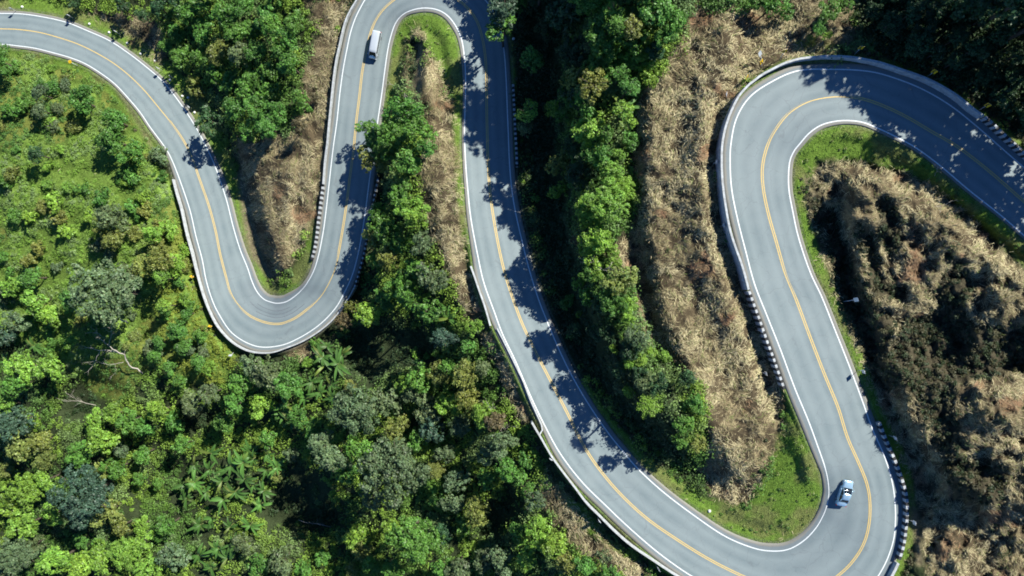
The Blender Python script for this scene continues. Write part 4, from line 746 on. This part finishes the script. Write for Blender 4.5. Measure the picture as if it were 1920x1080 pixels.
def glass_panel(root, name, P, off=.006, mat=None):
    P = [Vector(p) for p in P]; n = (P[1]-P[0]).cross(P[3]-P[0]).normalized(); mb = MB(); mb.add([p+n*off for p in P]+[p-n*.03 for p in P], [(0,1,2,3),(7,6,5,4),(0,4,5,1),(1,5,6,2),(2,6,7,3),(3,7,4,0)]); return mb.obj(name, mat or M_GLASS, root)
def rects(mb, x0, x1, y0, y1, z0, z1): return mb.box(x0, x1, y0, y1, z0, z1)
def place(root, px, py, D, rz):
    w_ = unproject(px, py, D); root.location = (w_[0], w_[1], HC-D); root.rotation_euler = (0, 0, rz)
def pitch(px, py, heading, D):
    """road slope along the heading"""
    h = np.array(heading); x2, y2 = px+h[0]*22, py-h[1]*22; z1 = HC-nearest_D(px-h[0]*22, py+h[1]*22)[0]; z2 = HC-nearest_D(x2, y2)[0]; return math.atan2(z2-z1, 44*D/F)
def seat(root, px, py, heading, off=.01):
    """stand the vehicle on the road: plane through the road level under its wheels"""
    rows = []; zs = []
    for a in (-1.3, -.65, 0, .65, 1.3):
        for b_ in (-.75, 0, .75):
            Dl = HC-samp(Zroad, px, py); x = px+(heading[0]*a+heading[1]*b_)*F/Dl; y = py-(heading[1]*a-heading[0]*b_)*F/Dl; rows.append([a, b_, 1.]); zs.append(float(samp(Zroad, x, y)))
    ga, gb, g0 = np.linalg.lstsq(np.array(rows), np.array(zs), rcond=None)[0]
    w_ = unproject(px, py, HC-g0); f = Vector((heading[0], heading[1], ga)).normalized(); r = Vector((heading[1], -heading[0], gb)); u = r.cross(f).normalized(); r = f.cross(u)
    root.matrix_world = Matrix.Translation((w_[0], w_[1], g0+off)) @ Matrix((r, f, u)).transposed().to_4x4()
# saloon car
car = empty('car', (0,0,0)); tag(car, 'silver saloon car driving round the inside of the bottom bend', 'car')
b = MB(); R_ = []
for y, hw, z0, z1, tk, rt in ((-2.18,.60,.42,.72,.04,.10),(-2.12,.76,.30,.86,.06,.12),(-1.95,.835,.24,.98,.08,.14),(-1.6,.86,.22,1.02,.10,.14),(-1.2,.87,.22,1.0,.10,.12),(-.6,.87,.22,.95,.08,.08),(0,.87,.22,.93,.07,.08),(.6,.87,.22,.93,.08,.08),(1.0,.865,.22,.93,.10,.12),(1.4,.855,.23,.88,.12,.16),(1.8,.82,.25,.78,.12,.16),(2.02,.74,.30,.68,.10,.14),(2.14,.58,.38,.58,.06,.08)):
    R_.append(ring(y, hw, z0, z1, .1, rt, tk, .035))
b.loft(R_).obj('body', M_CARS, car, True)
# cabin: black glasshouse with a painted roof and pillars
sect = [(-1.42,.66,.98,.985),(-1.05,.63,.92,1.24),(-.7,.585,.9,1.40),(-.2,.575,.9,1.455),(.25,.575,.9,1.44),(.62,.60,.9,1.24),(1.08,.66,.92,.925)]
hb = {-1.42:.74,-1.05:.765,-.7:.78,-.2:.785,.25:.785,.62:.78,1.08:.72}
def cab(y, hw, zb, zt): 
    o = []
    for s in (1, -1):
        q = [(hb[y], zb-.06), (hw+(hb[y]-hw)*.45, zb+(zt-zb)*.55), (hw, zt-.03), (hw*.86, zt), (hw*.35, zt+.02)]; o += [(x*s, y, z) for x, z in (q if s == 1 else q[::-1])]
    return o
g_ = MB().loft([cab(*s) for s in sect]).obj('glasshouse', M_GLASS, car, True)
rf = MB().loft([[(x, y, z+.012) for x, y, z in cab(*s)][3:7][::1] + [] for s in [(-.74,.585,.9,1.405),(-.5,.58,.9,1.43),(-.2,.58,.9,1.458),(.05,.58,.9,1.455),(.28,.58,.9,1.435)] if not hb.setdefault(s[0], .78) is None], close=False, cap=False)
rf = MB(); RR = []
for y, hw, zt in ((-.80,.575,1.365),(-.6,.60,1.425),(-.2,.61,1.465),(.1,.61,1.465),(.32,.595,1.425)):
    RR.append([(hw, y, zt-.05), (hw*.93, y, zt), (hw*.5, y, zt+.022), (0, y, zt+.03), (-hw*.5, y, zt+.022), (-hw*.93, y, zt), (-hw, y, zt-.05), (-hw*.9, y, zt-.06), (0, y, zt-.05), (hw*.9, y, zt-.06)])
rf.loft(RR).obj('roof', M_CARS, car, True)
for s in (1, -1):
    p = MB(); p.tube([(s*.58,.30,1.40),(s*.62,.66,1.23),(s*.70,1.10,.94)], .035, 6); p.tube([(s*.58,-.76,1.36),(s*.62,-1.08,1.22),(s*.68,-1.45,.99)], .05, 6); p.tube([(s*.63,-.1,1.40),(s*.76,-.12,.93)], .03, 6)
    p.obj('window_pillar', M_CARS, car, True)
    m_ = MB(); m_.loft([[(s*(.84+o), .72+dy*k, .98+dz*k) for dy, dz in ((.09,0),(.06,.06),(-.06,.06),(-.09,0),(-.06,-.05),(.06,-.05))] for o, k in ((0,.35),(.05,.9),(.16,1.),(.2,.6))]); m_.obj('wing_mirror', M_CARS, car, True)
    hl = MB(); hl.loft([[(s*x, y, z) for x, y, z in r_] for r_ in ([(.52,2.11,.52),(.52,2.06,.64),(.52,2.0,.6)], [(.66,2.06,.54),(.66,2.0,.68),(.66,1.94,.6)], [(.79,1.9,.58),(.79,1.82,.72),(.79,1.78,.62)])]); hl.obj('headlight', M_HEAD, car, True)
    tl = MB(); tl.box(min(s*.5, s*.80), max(s*.5, s*.80), -2.13, -1.98, .72, .86); tl.obj('tail_light', M_TAIL, car)
    for y in (1.32, -1.30): wheel(car, s*.77, y)
    for y in (.35, -.62): MB().box(s*.875-.012, s*.875+.012, y-.09, y+.09, .82, .85).obj('door_handle', M_RIM, car)
MB().box(-.55, .55, 2.08, 2.15, .34, .46).obj('grille', M_PLAST, car); MB().box(-.7, .7, -2.19, -2.1, .3, .42).obj('bumper', M_PLAST, car)
seat(car, 1581, 920.5, (.2020, .9794))
# high-roofed van
van = empty('van', (0,0,0)); tag(van, 'white passenger van driving down beside the double yellow line', 'van')
b = MB(); R_ = []
for y, hw, z0, z1, tk, rt in ((-2.62,.76,.34,1.80,.10,.14),(-2.55,.83,.30,1.95,.12,.14),(-2.3,.85,.28,2.02,.13,.14),(-1.2,.85,.26,2.05,.13,.14),(0,.85,.26,2.05,.13,.14),(1.0,.85,.26,2.02,.13,.14),(1.45,.85,.26,1.95,.13,.16),(1.72,.85,.27,1.70,.12,.16),(2.0,.845,.28,1.38,.10,.14),(2.28,.82,.30,1.12,.08,.14),(2.50,.76,.33,.98,.06,.14),(2.60,.64,.40,.80,.04,.12)):
    R_.append(ring(y, hw, z0, z1, .1, rt, tk, .04))
b.loft(R_).obj('body', M_CARW, van, True)
glass_panel(van, 'windscreen', [(-.66,2.20,1.17),(.66,2.20,1.17),(.58,1.50,1.94),(-.58,1.50,1.94)], .03)
glass_panel(van, 'rear_window', [(.6,-2.63,1.1),(-.6,-2.63,1.1),(-.55,-2.575,1.72),(.55,-2.575,1.72)], .02)
for s in (1, -1):
    for y0, y1 in ((-2.35,-1.35),(-1.27,-.25),(-.17,.75),(.83,1.5)):
        P = [(s*.80,y0,1.18),(s*.80,y1,1.18),(s*.752,y1,1.72),(s*.752,y0,1.72)]
        glass_panel(van, 'side_window', P if s > 0 else P[::-1], .03)
    m_ = MB(); m_.loft([[(s*(.84+o), 1.85+dy*k, 1.25+dz*k) for dy, dz in ((.09,0),(.06,.12),(-.06,.12),(-.09,0),(-.06,-.12),(.06,-.12))] for o, k in ((0,.3),(.06,.8),(.18,1.),(.22,.6))]); m_.obj('wing_mirror', M_CARW, van, True)
    hl = MB(); hl.box(min(s*.48, s*.78), max(s*.48, s*.78), 2.47, 2.585, .70, .90); hl.obj('headlight', M_HEAD, van)
    tl = MB(); tl.box(min(s*.70, s*.82), max(s*.70, s*.82), -2.64, -2.5, .8, 1.3); tl.obj('tail_light', M_TAIL, van)
    for y in (1.75, -1.55): wheel(van, s*.75, y, .33, .2)
MB().box(-.6, .6, 2.55, 2.64, .36, .60).obj('bumper', M_PLAST, van); MB().box(-.45, .45, 2.54, 2.62, .66, .8).obj('grille', M_RIM, van)
for s in (-1, 1): MB().tube([(s*.28, 2.33, 1.16), (s*.1, 2.0, 1.42)], .012, 4).obj('wiper', M_PLAST, van)
seat(van, 704.5, 86.5, (-.2198, -.9755)); van.scale = (.95, .93, .92)

# ------------------------------------------------------------------ signs, standing by the road
M_SY = simple('yellow_sign_face', (.62,.40,.01), .4, .4); M_SB = simple('black_sign_mark', (.02,.02,.02), .5, .3); M_SG = simple('galvanised_back', (.50,.53,.56), .4, .5, .3); M_POST = simple('post_paint', (.48,.49,.50), .6, .4, 0, .2, 9)
def sign(px, py, kind, face, label, h=2.1, tilt=0, w_=.6, ht=.75):
    """plate top at image pixel (px,py); face = direction (degrees, world) that the plate looks to"""
    z = gz(px, py)
    for _ in range(4): q = unproject(px, py, HC-(z+h)); x = q[0]/(HC-z)*F+960; y = 540-q[1]/(HC-z)*F; z = gz(x, y)
    root = empty('road_sign', (q[0], q[1], z), math.radians(face-90)); root.rotation_euler = (math.radians(tilt), 0, math.radians(face-90)); tag(root, label, 'road sign', 'signs and chevron plates along the road')
    MB().tube([(0,0,-.4),(0,0,h-.03)], .045, 8).obj('post', M_POST, root, True)
    pl = MB(); z0, z1 = h-ht, h
    if kind == 'diamond':
        c = h-.42; r = .42; V = [(r*math.sin(a), y_, c+r*math.cos(a)) for y_ in (.055, .08) for a in (0, math.pi/2, math.pi, 3*math.pi/2)]
        pl.add(V, [(0,1,2,3),(7,6,5,4),(0,4,5,1),(1,5,6,2),(2,6,7,3),(3,7,4,0)]); p = pl.obj('sign_plate', M_SY, root)
        mk = MB(); mk.tube([(-.02,.09,c-.2),(-.02,.09,c),(.12,.09,c+.12)], .028, 6); mk.obj('sign_symbol', M_SB, p)
    elif kind == 'chevron':
        pl.box(-w_/2, w_/2, .05, .075, z0, z1); p = pl.obj('sign_plate', M_SY, root); c = (z0+z1)/2; mk = MB()
        y_ = .079; mk.add([(-.1,y_,z0+.06),(.1,y_,z0+.06),(.24,y_,c),(.1,y_,z1-.06),(-.1,y_,z1-.06),(.04,y_,c)], [(0,1,2,5),(5,2,3,4)]); mk.obj('sign_symbol', M_SB, p)
        MB().box(-w_/2-.003, w_/2+.003, .035, .048, z0-.003, z1+.003).obj('sign_back', M_SG, root)
    else:
        pl.box(-w_/2, w_/2, .05, .08, z0, z1); pl.obj('sign_plate', M_SG, root)
    for zb in (z0+.15, z1-.15): MB().box(-.07, .07, -.055, .05, zb-.02, zb+.02).obj('bracket', M_SG, root)
    return root
SG = [(133,117,'diamond',330,'yellow diamond sign leaning on the verge above the open scrub slope',2.2,24),
 (390,245,'plain',60,'grey plate sign at the tree shade edge beside the second bend',2.2,18),
 (359,516,'chevron',60,'small yellow chevron plate behind the white parapet above the left hairpin',1.5,20),
 (393,609,'chevron',70,'yellow chevron plate behind the white parapet low on the left hairpin',1.5,20),
 (431,662,'plain',80,'grey plate sign in scrub under the left hairpin parapet',2.0,20),
 (1033,863,'plain',60,'thin grey sign post outside the bottom parapet, nearest the kerb wall end',2.6,0),
 (1124,979,'plain',40,'grey sign outside the bottom parapet, halfway along the bend',2.6,0),
 (1236,1070,'plain',30,'grey sign outside the bottom parapet, lowest in view',2.6,0),
 (1344,303,'plain',5,'grey sign by dry grass outside the tall parapet, highest on the straight',2.0,0),
 (1358,422,'plain',10,'grey sign in the dark strip outside the tall parapet, halfway down',2.0,0),
 (1395,525,'plain',10,'grey sign where the tall parapet changes to black and white blocks',2.4,0),
 (1429,621,'plain',12,'grey sign beside the black and white blocks of the tallest straight',2.6,0),
 (1437,701,'plain',15,'thin grey sign with long shadow near the last black and white blocks',2.0,0),
 (1441,107,'plate',320,'bright white square plate sign behind the parapet of the top hairpin',2.2,42),
 (1436,118,'chevron',320,'yellow chevron sign beside the white plate at the top hairpin',1.6,30),
 (1407,145,'chevron',330,'rusty yellow chevron sign left of the white plate',1.6,20),
 (1371,176,'plain',350,'grey sign among straw at the left flank of the top hairpin',2.0,20),
 (1475,100,'chevron',280,'yellow chevron sign in front of a leaning grey post at the top hairpin',2.4,15),
 (1617,92,'chevron',265,'yellow chevron sign at the edge of tree shade above the top hairpin',2.2,12),
 (1753,137,'chevron',240,'yellow chevron sign in deep shade beyond the top hairpin parapet',2.0,15),
 (1853,200,'chevron',235,'yellow chevron sign near the end of the top hairpin parapet',2.0,15),
 (1598,566,'plain',200,'pale grey sign over the dark ditch beside the tallest straight',2.6,25),
 (1622,697,'plain',200,'dark sign in the shaded bank halfway down the tallest straight',2.0,0),
 (1682,822,'plain',200,'grey sign on the green verge behind the first black and white blocks',2.2,0),
 (1718,982,'plain',180,'grey sign on green verge behind the blocks, lower than the silver car',2.2,0),
 (126,27,'plain',250,'slim grey sign on the grass above the first bend, highest up the road',2.2,0),
 (214,57,'plain',235,'slim grey sign on the grass above the first bend, second along',2.2,0),
 (294,126,'plain',225,'slim grey sign at the woodland edge by the first bend, third along',2.2,0),
 (318,142,'plain',220,'slim grey sign by the first bend, just below the third',2.2,0),
 (352,199,'plain',210,'slim grey sign by the road just above the tree shadow',1.6,0),
 (18,14,'plain',260,'slim grey sign at the far upper corner of the first straight',2.0,0)]
for x, y, k, f, l, h, t in SG:
    s_ = sign(x, y, k, f, l, h, t)
    if k == 'plate':
        for ch in s_.children:
            if ch.name.startswith('sign_plate'): ch.data.materials.clear(); ch.data.materials.append(M_CARW)
# white roadside stones and kilometre markers on the verge
M_STONE = simple('white_painted_stone', (.6,.6,.58), .8, .3, 0, .2, 9)
STN = [(42,13),(168,45),(205,61),(239,81),(264,101),(291,114),(319,150),(342,180),(353,183),(365,211),(963,73),(1330,958)]
for i, (x, y) in enumerate(STN):
    g0 = ground(x, y); mb = MB(); r = np.random.default_rng(i)
    R_ = [[(math.cos(a)*q*(1+.2*r.random()), math.sin(a)*q*(1+.2*r.random()), z) for a in [k*math.pi/4 for k in range(8)]] for z, q in ((-.15,.2),(.05,.24),(.2,.2),(.28,.1))]
    o = mb.loft(R_).obj('marker_stone', M_STONE, None, False, tuple(g0)); tag(o, uniq('small white verge stone,', x, y), 'marker stone', 'white stones along the verge')

# ------------------------------------------------------------------ light, sky, camera
SAZ = math.atan2(.67, .74); SEL = math.radians(43)
sd = Vector((math.cos(SAZ)*math.cos(SEL), math.sin(SAZ)*math.cos(SEL), math.sin(SEL)))
sun = bpy.data.lights.new('sun', 'SUN'); sun.energy = 5.; sun.angle = math.radians(.5); sun.color = (1., .97, .87)
so = bpy.data.objects.new('sun', sun); C.objects.link(so); so.rotation_euler = sd.to_track_quat('Z', 'Y').to_euler()
w = bpy.data.worlds.new('World'); bpy.context.scene.world = w; w.use_nodes = True; nt = w.node_tree
sky = nt.nodes.new('ShaderNodeTexSky'); sky.sky_type = 'NISHITA'; sky.sun_disc = False; sky.sun_elevation = SEL; sky.sun_rotation = math.pi/2-SAZ
sky.ozone_density = 8.; sky.dust_density = 0.; sky.air_density = .75; sky.altitude = 2500
hs = nt.nodes.new('ShaderNodeHueSaturation'); hs.inputs['Saturation'].default_value = 1.08; nt.links.new(sky.outputs[0], hs.inputs['Color']); nt.links.new(hs.outputs[0], nt.nodes['Background'].inputs[0]); nt.nodes['Background'].inputs[1].default_value = .09
cam = bpy.data.cameras.new('camera'); cam.sensor_width = 36; cam.lens = F/1920*36; cam.clip_end = 3000; cam.clip_start = 1
co = bpy.data.objects.new('camera', cam); C.objects.link(co); co.location = (0, 0, HC); bpy.context.scene.camera = co
vs = bpy.context.scene.view_settings; vs.view_transform = 'Standard'; vs.look = 'None'; vs.gamma = 1; vs.exposure = 1.14; vs.use_curve_mapping = False
bpy.context.scene.render.resolution_x = 1024; bpy.context.scene.render.resolution_y = 576
cy_ = bpy.context.scene.cycles; cy_.max_bounces = 6; cy_.diffuse_bounces = 3; cy_.transmission_bounces = 4; cy_.use_denoising = True; cy_.filter_width = 1.8
print('script', round(time.time()-T0, 1), 's', len(bpy.data.objects), 'objects')
